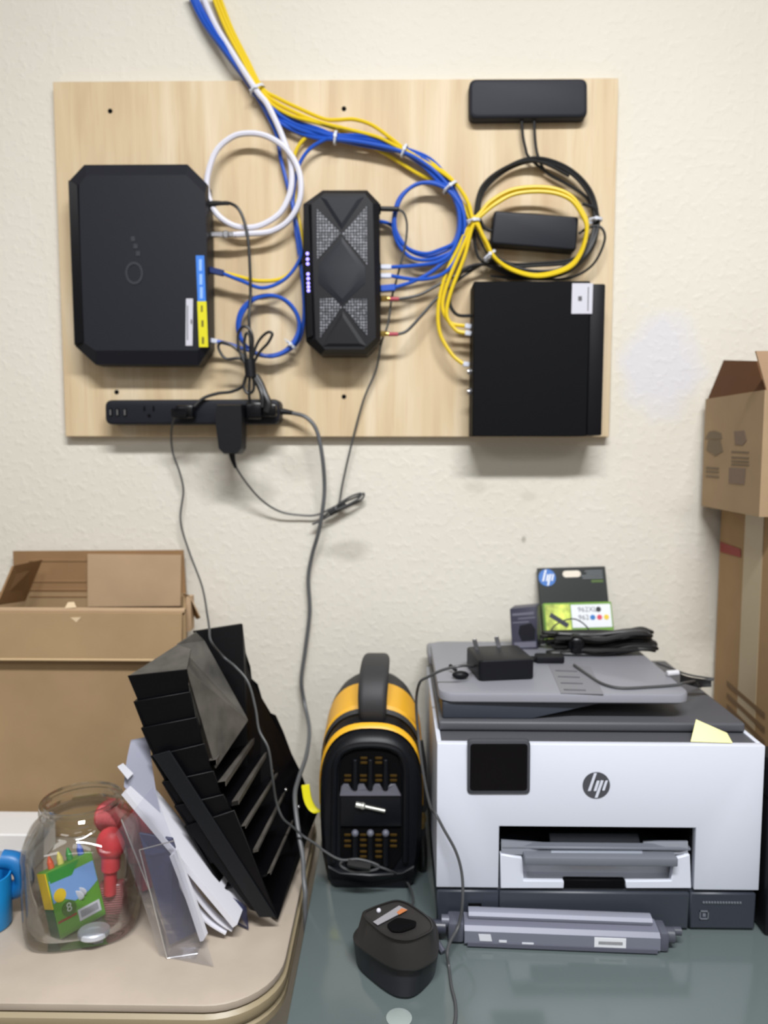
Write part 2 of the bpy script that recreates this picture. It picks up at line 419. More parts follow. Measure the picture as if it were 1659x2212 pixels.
part(t, 'raised_panel', MB().loft([pts_at([(692, 425), (786, 425), (738, 496)], YF), pts_at([(705, 431), (772, 431), (738, 482)], YF-.0016)]), m_char2, angle=10)
part(t, 'raised_panel', MB().loft([pts_at([(740, 672), (792, 748), (696, 748)], YF), pts_at([(740, 684), (778, 742), (710, 742)], YF-.0016)]), m_blk, angle=10)
for py in (548, 560, 570, 592, 602, 612, 620, 628):
    c = at(664+(py-548)*.03, py, -.0885)
    part(t, 'indicator_light', MB().lathe([(.0001, .0012), (.0024, .0008), (.0028, 0)], n=12, M=wallM(c)), m_led, 'lit purple indicator light')
mb = MB()
for py in (451, 577, 597, 623, 646, 722):
    a = at(818, py-8, -.06); b2 = at(818, py+8, -.06)
    part(t, 'port', MB().box((a.x-.002, -.068, b2.z), (a.x+.0035, -.048, a.z), .001, 1), m_ink)

# ------------------------------------------------------------------ antenna bar, power brick, switch
def wallbox(pl, y0, y1, rad, bev, seg=3):
    P = pts_at(pl, y1); n = len(P); pts = []
    for i in range(n):
        p, a, b2 = P[i], P[i-1], P[(i+1) % n]
        da = (a-p).normalized()*rad; db = (b2-p).normalized()*rad
        for k in range(6):
            u = k/5; pts.append((p+da)*(1-u)**2+p*2*u*(1-u)+(p+db)*u*u)
    ins = shrink(pts, 1, 0)
    c = sum(pts, Vector())/len(pts)
    def inset(d, yy):
        out = []
        for p in pts:
            v = Vector((p.x-c.x, 0, p.z-c.z)); 
            hx = max(abs(q.x-c.x) for q in pts); hz = max(abs(q.z-c.z) for q in pts)
            out.append(Vector((c.x+v.x*(1-d/hx), yy, c.z+v.z*(1-d/hz))))
        return out
    rings = [inset(0, y0)]
    for k in range(seg+1):
        a = PI/2*k/seg; rings.append(inset(bev*(1-math.cos(a)), y1+bev-bev*math.sin(a)))
    return MB().loft(rings)
ANT = thing('antenna', 'long charcoal bar antenna with rounded corners at the top right of the board', 'antenna', at(1142, 256, -.03))
part(ANT, 'housing', wallbox([(1014, 169), (1270, 168), (1270, 253), (1014, 256)], -BRD-.001, -.040, .012, .006), m_char)
BRK = thing('power_adapter', 'charcoal power brick mounted slightly tilted inside the yellow cable coil', 'adapter', at(1155, 545, -.03))
part(BRK, 'housing', wallbox([(1068, 454), (1251, 468), (1245, 541), (1061, 526)], -BRD-.001, -.048, .005, .004), m_char2)
SW = thing('network_switch', 'large flat black metal box with a small white label, bottom right of the board', 'network switch', at(1160, 943, -.04))
ys = -.080
q = pts_at([(1025, 601), (1310, 617), (1300, 942), (1019, 942)], ys)
q[1].x = q[2].x = (q[1].x+q[2].x)/2; q[0].x = q[3].x = (q[0].x+q[3].x)/2
part(SW, 'cover', MB().box((q[0].x, ys, q[3].z), (q[1].x-.026, -BRD-.001, q[0].z-.005), .0012, 1), m_steel_blk)
part(SW, 'bezel', MB().box((q[1].x-.0255, ys+.0015, q[3].z+.001), (q[1].x, -BRD-.001, q[0].z-.009), .003, 2), mat('bezel_black', (17, 16, 21), .5, spec=.2))
lq = pts_at([(1236, 612), (1281, 612), (1279, 678), (1234, 678)], ys)
ls = part(SW, 'label_sticker', MB().prism(lq, 0, (0, -.0006, 0), .0002, 1), m_lblw, 'white label')
mb = MB().prism(pts_at([(1249, 640), (1257, 640), (1257, 650), (1249, 650)], ys-.0006), 0, (0, -.0003, 0))
mb.prism(pts_at([(1270, 620), (1272, 620), (1271, 672), (1269, 672)], ys-.0006), 0, (0, -.0003, 0))
part(ls, 'printed_marks', mb, m_txt, smooth=False)
for py in (803, 846):
    c = at(1021, py, -.055)
    s = part(SW, 'ground_terminal', MB().cyl(c, c+Vector((-.009, 0, 0)), .0045, 12).cyl(c+Vector((-.003, 0, 0)), c+Vector((-.006, 0, 0)), .006, 6), m_met, 'steel screw terminal')
mb = MB()
for py in (640, 682, 704, 720, 745, 765, 788):
    a = at(1022, py, -.055); part(SW, 'port', MB().box((a.x-.0015, -.066, a.z-.0065), (a.x+.003, -.046, a.z+.0065), .001, 1), m_ink)

# ------------------------------------------------------------------ power strip and plugs
PS = thing('power_strip', 'long black power strip with charging ports along the bottom of the board', 'power strip', at(415, 916, -.03))
part(PS, 'housing', wallbox([(226, 864), (604, 862), (603, 916), (227, 917)], -BRD-.001, -.058, .012, .004), m_char2)
for px in (239, 254, 270):
    a = at(px, 891, -.0581)
    part(PS, 'charging_port', MB().box((a.x-.0030, -.0592, a.z-.0070), (a.x+.0030, -.057, a.z+.0070), .0008, 1).box((a.x-.0012, -.0597, a.z-.005), (a.x+.0012, -.0588, a.z+.005), mi=1), [m_ink, m_met])
def outlet(px, py):
    mb = MB(); c = at(px, py, -.0581)
    for dx, dz, wx, hz in ((-.008, .004, .0014, .004), (.008, .004, .0014, .0045)):
        mb.box((c.x+dx-wx, -.0588, c.z+dz-hz), (c.x+dx+wx, -.0575, c.z+dz+hz))
    mb.lathe([(.0001, .0007), (.0030, .0007), (.0030, -.0004)], n=12, M=wallM(c+Vector((0, 0, -.008))))
    part(PS, 'outlet', mb, m_ink)
for px in (322, 405, 492, 556): outlet(px, 888)
a = at(566, 893, -.0583); part(PS, 'indicator_light', MB().lathe([(.0001, .0008), (.0018, .0004), (.002, 0)], n=10, M=wallM(a)), m_ledg, 'small green indicator light')
cordpts = [W(604, 889, .02), W(630, 892, .022), W(662, 902, .028), W(684, 930, .03), W(696, 985, .03), W(701, 1050, .02), W(697, 1100, .02), W(688, 1150, .012), W(674, 1200, .0), W(666, 1250, -.004), W(669, 1320, -.004), W(660, 1400, -.004), W(651, 1470, -.002), W(658, 1520, .0), at(668, 1575, -.06), at(662, 1630, -.13),
           at(645, 1682, -.20), at(637, 1722, -.245), at(645, 1798, -.285), at(654, 1850, -.305), at(656, 1895, -.318), Vector((.4625, -.33, .756)), Vector((.4625, -.334, .735))]
e = cordpts[-1]; cordpts += [e+Vector((.004, -.01, -.1)), e+Vector((.004, 0, -.3)), e+Vector((.02, .05, -.55)), e+Vector((.1, .08, -.66))]
part(PS, 'power_cord', MB().tube(cordpts, .0036, 8), m_gcord, 'thick grey power cord hanging down the wall')
part(PS, 'strain_relief', MB().tube([W(600, 889, .02), W(612, 889, .02), W(632, 892, .022)], [.0075, .0075, .0065, .0060, .0055, .005, .0045, .0042, .004], 10, 4), m_blk)

# wall wart with the cord that runs up to the router
T = thing('plug_adapter', 'black wall plug adapter hanging from the power strip with a tied thin cord', 'adapter', at(492, 985, -.07))
yb = -.095
fr = pts_at([(468, 876), (520, 876), (522, 900), (521, 968), (513, 978), (482, 978), (472, 968), (464, 900)], yb)
bk = [Vector((p.x, -.059, p.z)) for p in fr]
mid = [Vector((p.x, -.085, p.z)) for p in shrink(fr, 1.06, 0)]
part(T, 'housing', MB().loft([[Vector((p.x, -.0595, p.z)) for p in mid], mid, fr]), m_blk, angle=15)
wp = [at(501, 980, -.075), at(505, 1000, -.072), at(530, 1040, -.05), at(565, 1080, -.03), at(605, 1105, -.018), at(650, 1113, -.012), at(685, 1112, -.012), at(720, 1096, -.012), at(750, 1082, -.012), at(778, 1070, -.014), at(786, 1066, -.016), at(782, 1078, -.016), at(755, 1092, -.016), at(715, 1112, -.02), at(690, 1126, -.02), at(676, 1132, -.02), at(690, 1124, -.014), at(720, 1098, -.020), at(755, 1074, -.02), at(781, 1066, -.02), at(770, 1080, -.022), at(730, 1100, -.024),
      at(726, 1095, -.022), at(733, 1085, -.016), at(740, 1045, -.016), at(758, 965, -.022), at(785, 865, -.03), at(812, 800, -.035), at(824, 740, -.045), at(838, 700, -.045), at(846, 645, -.045), at(855, 610, -.045), at(865, 572, -.05), at(876, 525, -.055), at(879, 485, -.058), at(872, 460, -.06), at(858, 452, -.06)]
part(T, 'cord', MB().tube(wp, .0019, 6, 7), m_wire, 'thin grey cord up to the router')
part(T, 'strain_relief', MB().tube([at(500, 974, -.078), at(503, 992, -.075), at(509, 1010, -.068)], [.0065, .006, .0055, .005, .0045, .004, .0035, .003, .0027], 10, 4), m_blk)
part(T, 'barrel_plug', MB().cyl(at(822, 451, -.058), at(862, 452, -.06), .0042, 12, bev=.001), m_cord)
part(T, 'cord_wrap', MB().cyl(at(712, 1110, -.019), at(748, 1090, -.019), .0052, 10, bev=.001), m_cord, 'black tie around the gathered cord')

# gateway cord: bundle above the strip
T = thing('gateway_cord', 'black gateway cord gathered in a bow of loops above the power strip', 'cord', at(540, 870, -.06))
mb = MB()
mb.tube([W(470, 440, .035), W(492, 438, .037), W(514, 450, .04), W(528, 480, .04), W(536, 520, .04), W(540, 580, .04), W(541, 640, .04), W(538, 690, .045), W(541, 740, .045), W(541, 800, .045)], .0027, 8)
mb.tube([W(541, 800, .047), W(520, 775, .05), W(488, 775, .05), W(472, 752, .05), W(478, 740, .05), W(498, 745, .05), W(522, 765, .05), W(540, 795, .05)], .0025, 8)
mb.tube([W(540, 800, .052), W(560, 762, .055), W(578, 742, .055), W(588, 722, .055), W(578, 718, .055), W(560, 735, .055), W(547, 765, .055), W(540, 800, .05)], .0025, 8)
mb.tube([W(538, 800, .055), W(518, 760, .055), W(514, 725, .055), W(524, 706, .055), W(538, 710, .055), W(546, 735, .055), W(541, 795, .05)], .0025, 8)
mb.tube([W(536, 798, .05), W(528, 755, .052), W(530, 725, .052), W(538, 722, .052), W(545, 760, .052), W(544, 800, .05)], .0025, 8)
mb.tube([W(536, 800, .05), W(526, 832, .05), W(536, 850, .05), W(548, 840, .05), W(546, 805, .05)], .0025, 8)
mb.tube([W(540, 800, .05), W(538, 850, .05), W(540, 866, .046)], .0025, 8)
mb.tube([W(532, 812, .048), W(524, 834, .045), W(500, 846, .044), W(470, 850, .044), W(440, 860, .046), W(420, 878, .05), W(410, 886, .052)], .0027, 8)
part(T, 'cord', mb, m_cord)
part(T, 'velcro_wrap', MB().tube([W(538, 776, .052), W(540, 790, .052), W(542, 815, .052)], .0095, 10, 3), m_blk, 'black wrap round the bundle')
part(T, 'barrel_plug', MB().tube([W(448, 448, .03), W(456, 441, .033), W(474, 439, .035), W(494, 440, .037)], [.006, .006, .006, .0055, .005, .0045, .004, .0035, .003, .003], 10, 3), m_cord)
c = at(405, 890, -.066)
part(T, 'mains_plug', MB().box((c.x-.016, -.084, c.z-.011), (c.x+.014, -.0585, c.z+.011), .004, 2), m_blk2)
T = thing('plug', 'bulky black plug with thick folded cord at the right end of the power strip', 'plug', at(575, 905, -.07))
c = at(560, 888, -.07)
part(T, 'mains_plug', MB().box((c.x-.022, -.083, c.z-.014), (c.x+.006, -.059, c.z+.014), .004, 2).box((c.x+.004, -.076, c.z-.010), (c.x+.03, -.062, c.z+.012), .004, 2), m_blk2)
part(T, 'cord', MB().tube([W(552, 812, .046), W(562, 828, .05), W(572, 852, .056), W(580, 872, .058), W(575, 890, .058)], .0060, 8).tube([W(548, 815, .05), W(560, 835, .056), W(566, 855, .06), W(566, 880, .06)], .0045, 8), m_cord)

# ------------------------------------------------------------------ network cables
def cable(name, label, pts, r, m, cat='cable', group=None, ends=(), endm=None):
    P = [W(*p) for p in pts]
    t = thing(name, label, cat, P[len(P)//2], group)
    part(t, 'sheath', MB().tube(P, r, 8), m)
    for i0, i1, rr in ends:
        a, b2 = W(*i0), W(*i1); d = (b2-a).normalized()
        up = Vector((0, -1, 0)); sd = d.cross(up).normalized()
        M = Matrix(((d.x, up.x, sd.x, a.x), (d.y, up.y, sd.y, a.y), (d.z, up.z, sd.z, a.z), (0, 0, 0, 1)))
        L = (b2-a).length
        part(t, 'connector', MB().box((0, -rr*.8, -rr), (L, rr*.8, rr), .0012, 1, M=M), endm or m)
    return t
cable('coax_cable', 'thick white coax cable looped once beside the gateway', [(433, -20, .0), (461, 45, .004), (491, 97, .012), (552, 193, .024), (575, 222, .024), (593, 256, .024), (612, 300, .022), (627, 345, .022), (630, 393, .022), (622, 430, .022), (600, 465, .024), (556, 489, .026), (510, 489, .028), (472, 466, .03), (452, 430, .03), (447, 389, .03), (465, 330, .03), (500, 297, .03), (536, 288, .03), (575, 294, .03), (614, 318, .03), (640, 355, .03), (650, 395, .03), (645, 440, .03), (622, 478, .03), (585, 500, .03), (540, 505, .032), (505, 507, .034)], .0050, m_coax, ends=[((455, 507, .034), (483, 507, .034), .0045), ((483, 507, .034), (494, 507, .034), .006), ((494, 507, .034), (512, 507, .034), .0045)], endm=m_met)
def bl(k, pts): return [(x+dx, y+dy, o) for (x, y, o), (dx, dy) in zip(pts, k)]
BC = [(412, -20, .0), (445, 45, .004), (487, 103, .01), (549, 185, .014), (566, 205, .014), (596, 246, .014), (640, 273, .016), (685, 288, .018), (725, 297, .02), (780, 303, .02), (830, 312, .02), (872, 325, .02), (920, 350, .02), (955, 385, .02), (975, 408, .02)]
def strand(off, spread=1.0):
    out = []
    for i, (x, y, o) in enumerate(BC):
        x0, y0, _ = BC[max(i-1, 0)]; x1, y1, _ = BC[min(i+1, len(BC)-1)]
        L = math.hypot(x1-x0, y1-y0); nx, ny = -(y1-y0)/L, (x1-x0)/L
        k = .6 if i in (3, 8, 11, 14) else 1.15
        if i < 3: k = .5
        out.append((x+nx*off*k, y+ny*off*k, o+random.uniform(-.003, .004)))
    return out
GB = 'blue network cables'
cable('network_cable', 'blue network cable that loops and enters the uppermost blue router port', strand(-9)+[(1000, 450, .02), (1003, 495, .022), (990, 532, .024), (960, 552, .026), (918, 562, .028), (883, 553, .028), (858, 522, .028), (850, 480, .028), (862, 430, .028), (895, 401, .026), (935, 394, .026), (968, 407, .026), (990, 450, .03), (992, 500, .03), (975, 545, .03), (944, 566, .034), (893, 574, .038), (845, 577, .04)], .0033, m_blue, group=GB, ends=[((822, 577, .04), (846, 577, .04), .004)], endm=m_wh)
cable('network_cable', 'blue network cable that loops and enters the second blue router port', strand(-3)+[(993, 448, .022), (996, 490, .026), (984, 522, .028), (954, 538, .03), (918, 548, .03), (880, 536, .03), (858, 508, .03), (853, 470, .03), (868, 425, .03), (900, 398, .03), (938, 397, .03), (972, 415, .03), (999, 455, .032), (1003, 505, .032), (988, 555, .03), (956, 592, .034), (906, 604, .038), (845, 596, .04)], .0033, m_blue, group=GB, ends=[((822, 596, .04), (846, 596, .04), .004)], endm=m_wh)
cable('network_cable', 'blue network cable running straight into the lowest blue router port with a moulded boot', strand(3)+[(1006, 452, .018), (1012, 490, .02), (1000, 540, .024), (969, 558, .028), (931, 588, .034), (893, 608, .038), (852, 621, .04)], .0033, m_blue, group=GB, ends=[((822, 624, .04), (854, 621, .04), .0055)], endm=m_blue)
cable('network_cable', 'blue network cable on the inner side of the blue coil, turning behind the router', strand(9)+[(988, 450, .014), (990, 495, .014), (976, 530, .014), (950, 546, .016), (918, 553, .018), (884, 540, .018), (862, 512, .016), (850, 490, .012), (830, 480, .008), (805, 478, .006)], .0033, m_blue, group=GB)
cable('network_cable', 'blue network cable coiled in a small ring above the power strip', [(985, 430, .026), (960, 392, .026), (920, 355, .027), (872, 329, .027), (800, 311, .027), (725, 301, .026), (700, 303, .022), (667, 324, .02), (646, 357, .018), (636, 400, .014), (634, 451, .012), (645, 540, .012), (655, 620, .014), (656, 690, .016), (642, 740, .018), (600, 768, .02), (550, 763, .02), (516, 722, .02), (520, 672, .022), (558, 641, .022), (605, 643, .024), (640, 678, .024), (643, 720, .026), (612, 760, .026), (562, 767, .026), (524, 737, .026), (518, 692, .028), (545, 650, .028), (590, 639, .028), (628, 658, .03), (647, 700, .03), (632, 745, .03), (588, 770, .03), (535, 756, .03), (490, 742, .032), (462, 736, .034)], .0033, m_blue, group=GB, ends=[((452, 735, .034), (470, 738, .034), .004)], endm=m_wh)
cable('network_cable', 'blue network cable hanging behind the white coax loop to a navy plug on the gateway', [(405, -20, .0), (437, 45, .003), (480, 106, .008), (540, 187, .012), (573, 240, .012), (597, 290, .012), (606, 340, .012), (621, 400, .012), (639, 475, .014), (650, 533, .018), (645, 565, .022), (614, 604, .028), (567, 622, .034), (520, 606, .036), (480, 590, .036)], .0033, m_blue, group=GB, ends=[((452, 583, .036), (484, 591, .036), .0052)], endm=m_navy)
GY = 'yellow network cables'
def coil(dx, dy, s, o):
    c = (1150, 500)
    return [(c[0]+(x-c[0])*s+dx, c[1]+(y-c[1])*s+dy, o+oo) for x, y, oo in ((1060, 438, .002), (1110, 412, .004), (1180, 408, .006), (1230, 424, .008), (1258, 460, .008), (1268, 492, .008), (1255, 545, .006), (1225, 580, .004), (1160, 597, .0), (1100, 582, .0), (1062, 553, .004), (1042, 515, .006))]
def ycable(lbl, head, tail, cs): cable('network_cable', lbl, head+coil(*cs)+tail, .0033, m_yel, group=GY, ends=[(tail[-1], (tail[-1][0]+14, tail[-1][1]+2, tail[-1][2]), .0042)], endm=m_wh)
ycable('topmost arching yellow network cable, ending in the uppermost yellow switch port', [(470, -20, 0), (500, 60, .004), (535, 130, .01), (566, 190, .016), (600, 212, .018), (650, 236, .02), (700, 257, .022), (730, 259, .022), (765, 258, .022), (803, 270, .022), (842, 297, .022), (885, 330, .022), (930, 351, .022), (975, 387, .024), (1006, 427, .026), (1024, 470, .03)],
       [(1026, 482, .038), (990, 555, .036), (964, 620, .034), (956, 665, .034), (973, 697, .034), (1004, 704, .036)], (0, -3, 1.0, .03))
ycable('yellow network cable in the middle of the bundle, ending in the second yellow switch port', [(462, -20, 0), (494, 60, .004), (530, 130, .01), (562, 191, .016), (592, 219, .018), (640, 244, .02), (690, 264, .022), (750, 279, .022), (812, 295, .022), (848, 312, .022), (885, 333, .022), (938, 362, .024), (985, 398, .026), (1012, 440, .028), (1025, 474, .032)],
       [(1024, 484, .04), (1003, 555, .038), (974, 630, .038), (965, 680, .038), (984, 712, .038), (1004, 719, .038)], (3, 4, .97, .034))
ycable('lowest yellow network cable, sagging left of the switch to its lower port', [(455, -20, 0), (487, 60, .004), (524, 130, .01), (558, 193, .016), (587, 225, .018), (630, 250, .02), (680, 264, .022), (730, 280, .014), (772, 302, .01), (832, 332, .01), (900, 374, .01), (955, 402, .012), (1000, 440, .018), (1020, 476, .026)],
       [(1019, 484, .034), (988, 540, .03), (962, 595, .03), (947, 660, .03), (950, 718, .03), (975, 764, .032), (1000, 786, .034)], (2, 2, .985, .026))
cable('network_cable', 'yellow network cable passing behind the white coax loop to the gateway', [(780, 300, .012), (720, 290, .012), (685, 286, .012), (658, 300, .012), (640, 325, .012), (634, 360, .01), (638, 430, .01), (651, 510, .014), (646, 562, .02), (612, 600, .026), (560, 607, .03), (510, 596, .034), (470, 586, .034)], .0033, m_yel, group=GY)

# antenna leads run through the coil to the router's gold sockets
def lead(a, s, dx, dy, tail, lab):
    ring = [(1180, 372, .01), (1228, 399, .012), (1270, 430, .014), (1286, 480, .014), (1270, 535, .014), (1234, 566, .016), (1163, 574, .018), (1095, 574, .016), (1052, 545, .014), (1030, 490, .014), (1036, 420, .014), (1088, 368, .014), (1156, 346, .016), (1222, 366, .018), (1270, 415, .02), (1287, 478, .02), (1266, 545, .022), (1205, 588, .022), (1125, 588, .02), (1065, 567, .02)]
    c = (1158, 470)
    P = [W(x, y, o) for x, y, o in a]+[W(c[0]+(x-c[0])*s+dx, c[1]+(y-c[1])*s+dy, o) for x, y, o in ring]+[W(x, y, o) for x, y, o in tail]
    ld = part(ANT, 'lead', MB().tube(P, .0025, 8), m_cord, lab)
    x, y, o = tail[-1]
    part(ld, 'sleeve', MB().cyl(W(x-20, y, o), W(x+2, y, o), .0034, 10, bev=.0006), m_pink, 'red sleeve')
    part(ld, 'connector', MB().cyl(W(x-37, y-1, o), W(x-24, y-1, o), .0052, 6, bev=.0008).cyl(W(x-24, y-1, o), W(x-18, y, o), .0036, 10), m_gold, 'gold connector')
lead([(1127, 254, .012), (1129, 290, .012), (1135, 320, .012), (1143, 340, .012)], 1.0, 0, 0, [(1010, 583, .024), (951, 613, .03), (906, 637, .036), (860, 646, .04)], 'black lead to the upper gold socket')
lead([(1154, 254, .012), (1155, 290, .012), (1158, 320, .012), (1164, 342, .014)], .965, 2, -2, [(1010, 590, .02), (946, 643, .03), (913, 679, .036), (880, 714, .04), (858, 722, .042)], 'black lead to the lower gold socket')
bc = [(1065, 500, .02), (1045, 490, .02), (1032, 455, .018), (1042, 410, .016), (1092, 363, .016), (1156, 341, .018), (1226, 362, .018), (1276, 412, .018), (1291, 480, .018), (1274, 545, .018), (1210, 594, .02), (1120, 594, .02), (1060, 572, .022), (1012, 577, .026), (987, 602, .03), (971, 648, .034), (986, 679, .036), (1020, 682, .036)]
part(BRK, 'output_cord', MB().tube([W(*p) for p in bc], .0030, 8), m_cord)
part(BRK, 'input_cord', MB().tube([W(*p) for p in [(1250, 505, .015), (1275, 490, .02), (1299, 492, .024), (1306, 520, .026), (1282, 570, .024), (1238, 598, .022), (1180, 604, .018), (1100, 600, .014), (1060, 596, .012)]], .0022, 8), m_cord)
part(BRK, 'cord_slack', MB().tube([W(*p) for p in [(1258, 440, .022), (1288, 455, .022), (1290, 500, .022), (1262, 555, .024), (1200, 596, .024), (1120, 598, .022), (1050, 570, .022), (1028, 540, .022), (1026, 480, .02), (1040, 405, .02), (1096, 360, .02), (1160, 348, .022), (1230, 380, .022)]], .0028, 8), m_cord)

# cable ties
def tie(px, py, o, rpx, ang, label, tail=True):
    c = W(px, py, o); d = Vector((math.cos(ang), 0, -math.sin(ang)))
    M = Matrix.Translation(c) @ d.to_track_quat('Z', 'Y').to_matrix().to_4x4()
    r = rpx/1200
    mb = MB().lathe([(r, -.0022), (r+.0016, -.0022), (r+.0016, .0022), (r, .0022), (r, -.0022)], n=20, M=M, caps=False)
    h = c+Vector((0, -r-.001, 0)); mb.box(h-Vector((.003, .002, .003)), h+Vector((.003, .002, .003)), .0008, 1)
    if tail:
        n = Vector((d.z, 0, -d.x)); mb.tube([h, h+n*.006+Vector((0, -.002, 0)), h+n*.013+Vector((0, -.001, 0))], .0010, 6, 3)
    solo('cable_tie', mb, m_tie, label, 'cable tie', 'white cable ties')
tie(556, 195, .016, 15, 1.0, 'white cable tie where the bundle crosses the top edge of the board')
tie(725, 298, .021, 12, .15, 'white cable tie round the blue bundle, below the arching yellow cable')
tie(873, 326, .021, 12, .42, 'white cable tie on the blue bundle above the blue coil')
tie(972, 405, .023, 16, .9, 'white cable tie at the top of the blue coil')
tie(1023, 478, .034, 12, 1.4, 'white cable tie gathering the yellow cables at their crossing')
tie(1057, 552, .028, 14, .9, 'white cable tie at lower left of the yellow coil')
tie(1284, 476, .019, 14, 1.5, 'white cable tie on the right side of the black coil')
tie(629, 745, .027, 11, 2.3, 'white cable tie on the small blue ring above the power strip')

# ------------------------------------------------------------------ tables
TZ, DZ = 0.745, 0.742
m_tan = mat('tan_table_plastic', (178, 165, 150), .42, var=.03, vscale=14, bump=.06, bscale=500)
m_tan_rim = mat('tan_table_rim', (158, 144, 116), .4)
T = thing('folding_table', 'tan plastic folding table with a rounded corner on the left', 'table', (-.15, -.275, 0))
tx0, tx1, ty0, ty1 = -.75, .452, -.535, -.02
def rr3(d, z, r=.085):
    w_, h_ = tx1-tx0+2*d, ty1-ty0+2*d
    return [Vector(((tx0+tx1)/2+x, (ty0+ty1)/2+y, z)) for x, y in rrect(w_, h_, r+d, 10)]
part(T, 'tabletop', MB().loft([rr3(-.02, TZ-.012), rr3(-.001, TZ-.010), rr3(0, TZ-.007), rr3(-.0008, TZ-.0015), rr3(-.003, TZ)]), m_tan)
part(T, 'rim', MB().loft([rr3(-.03, TZ-.013), rr3(-.003, TZ-.013), rr3(.002, TZ-.017), rr3(.003, TZ-.026), rr3(.0, TZ-.032), rr3(-.004, TZ-.035), rr3(.001, TZ-.039), rr3(.001, TZ-.048), rr3(-.004, TZ-.052), rr3(-.03, TZ-.052)], caps=False), m_tan_rim, 'ribbed darker tan rim')
for sx in (-.62, .34):
    for sy in (-.47, -.09):
        part(T, 'leg', MB().tube([(sx, sy, TZ-.03), (sx, sy, .35), (sx, sy, .0)], .0125, 12, 2), mat('leg_tan', (150, 140, 122), .4))
m_glass = mat('frosted_glass', (92, 102, 102), .13, spec=.6)
T = thing('glass_desk', 'grey green frosted glass desk carrying the printer', 'desk', (1.1, -.33, 0))
gx0, gx1, gy0, gy1 = .468, 1.72, -.66, -.015
part(T, 'glass_top', MB().box((gx0, gy0, DZ-.010), (gx1, gy1, DZ), .003, 2), m_glass)
c = on(862, 2199, DZ)
part(T, 'glass_mount', MB().lathe([(.0150, 0), (.0150, .0006), (.0135, .0012), (.0001, .0014)], (c.x, c.y, DZ), 24), mat('chrome_sheen', (150, 160, 157), .3), 'shiny round metal mount in the glass')  # pale non-metal colour stands for the chrome's bright reflection
part(T, 'frame', MB().box((gx0+.05, gy0+.06, DZ-.05), (gx1-.05, gy0+.09, DZ-.011), .004, 1).box((gx0+.05, gy1-.09, DZ-.05), (gx1-.05, gy1-.06, DZ-.011), .004, 1), m_char)
for sx in (gx0+.07, gx1-.07):
    for sy in (gy0+.075, gy1-.075):
        part(T, 'leg', MB().box((sx-.02, sy-.02, 0), (sx+.02, sy+.02, DZ-.05), .004, 1), m_char)

# ------------------------------------------------------------------ printer
PY = -.385                                            # front plane
def pf(px, py, dy=0.0): return at(px, py, PY+dy)
px0, px1 = .648, 1.0835
ztop = pf(1289, 1609).z; zwb = pf(1289, 1920).z
PB = -.028
m_prn = mat('printer_white', (216, 220, 232), .42)
m_prn_g = mat('printer_grey', (138, 139, 147), .45, bump=.03, bscale=900)
m_prn_d = mat('printer_dark', (80, 81, 86), .5, bump=.04, bscale=900)
m_prn_s = mat('printer_slate', (52, 57, 67), .42)
m_tray = mat('tray_grey', (112, 116, 125), .5)
T = PR = thing('printer', 'white and grey inkjet printer on the glass desk', 'printer', ((px0+px1)/2, -.2, DZ))
a, b2 = pf(1080, 1785), pf(1497, 1918)
sx0, sx1, sz1 = a.x, b2.x, a.z
front = [Vector((px0, PY, zwb)), Vector((sx0-.001, PY, zwb)), Vector((sx0-.001, PY, sz1)), Vector((sx1+.001, PY, sz1)), Vector((sx1+.001, PY, zwb)), Vector((px1, PY, zwb)), Vector((px1, PY, ztop)), Vector((px0, PY, ztop))]
part(T, 'front_panel', MB().prism(front, 0, (0, .012, 0), .0012, 2), m_prn)
mb = MB().box((px0, PY+.012, zwb), (px0+.006, PB, ztop), .001, 1).box((px1-.006, PY+.012, zwb), (px1, PB, ztop), .001, 1).box((px0, PB-.006, zwb), (px1, PB, ztop), .001, 1)
part(T, 'side_panel', mb, m_prn)
part(T, 'deck', MB().box((px0+.006, PY+.008, ztop-.02), (px1-.006, PB-.006, ztop-.002), .001, 1), m_prn_d)
# base with paper cassette
zb = DZ+.003
bx1 = pf(1632, 1990).x
part(T, 'base', MB().box((px0+.002, PY+.006, zb), (bx1, PB, zwb-.002), .003, 1), m_prn_s)
part(T, 'base_cover', MB().box((px0+.001, PY+.001, zb), (pf(1077, 1960).x, PY+.01, zwb-.005), .002, 1), m_prn_s)
part(T, 'paper_cassette', MB().box((pf(1079, 1960).x, PY, zb), (pf(1489, 1960).x, PY+.01, zwb-.005), .002, 1), mat('cassette_slate', (56, 61, 70), .42))
part(T, 'base_cover', MB().box((pf(1491, 1960).x, PY+.001, zb), (bx1, PY+.01, zwb-.005), .002, 1), m_prn_s)
a = pf(1026, 1957); u = part(T, 'data_port', MB().box((a.x-.009, PY-.0006, a.z-.0035), (a.x+.009, PY+.004, a.z+.0035), .0006, 1).box((a.x-.006, PY-.001, a.z-.002), (a.x+.006, PY, a.z), mi=1), [m_ink, m_tray])
a = pf(1521, 1977); mb = MB()
for d0, d1 in (((-.006, -.006), (.006, -.0048)), ((-.006, .0048), (.006, .006)), ((-.006, -.006), (-.0048, .006)), ((.0048, -.006), (.006, .006)), ((-.002, -.002), (.002, .002))):
    mb.box((a.x+d0[0], PY-.0004, a.z+d0[1]), (a.x+d1[0], PY+.002, a.z+d1[1]))
a = pf(1560, 1950)
for k in range(14): mb.box((a.x-.026+.0038*k, PY-.0003, a.z-.0012), (a.x-.0235+.0038*k, PY+.002, a.z+.0012))
part(T, 'badge', mb, mat('badge_grey', (112, 116, 124), .5), smooth=False)
for sx in (px0+.03, px1-.06):
    for sy in (PY+.04, PB-.04): part(T, 'foot', MB().cyl((sx, sy, DZ), (sx, sy, zb+.001), .01, 14), m_ink)
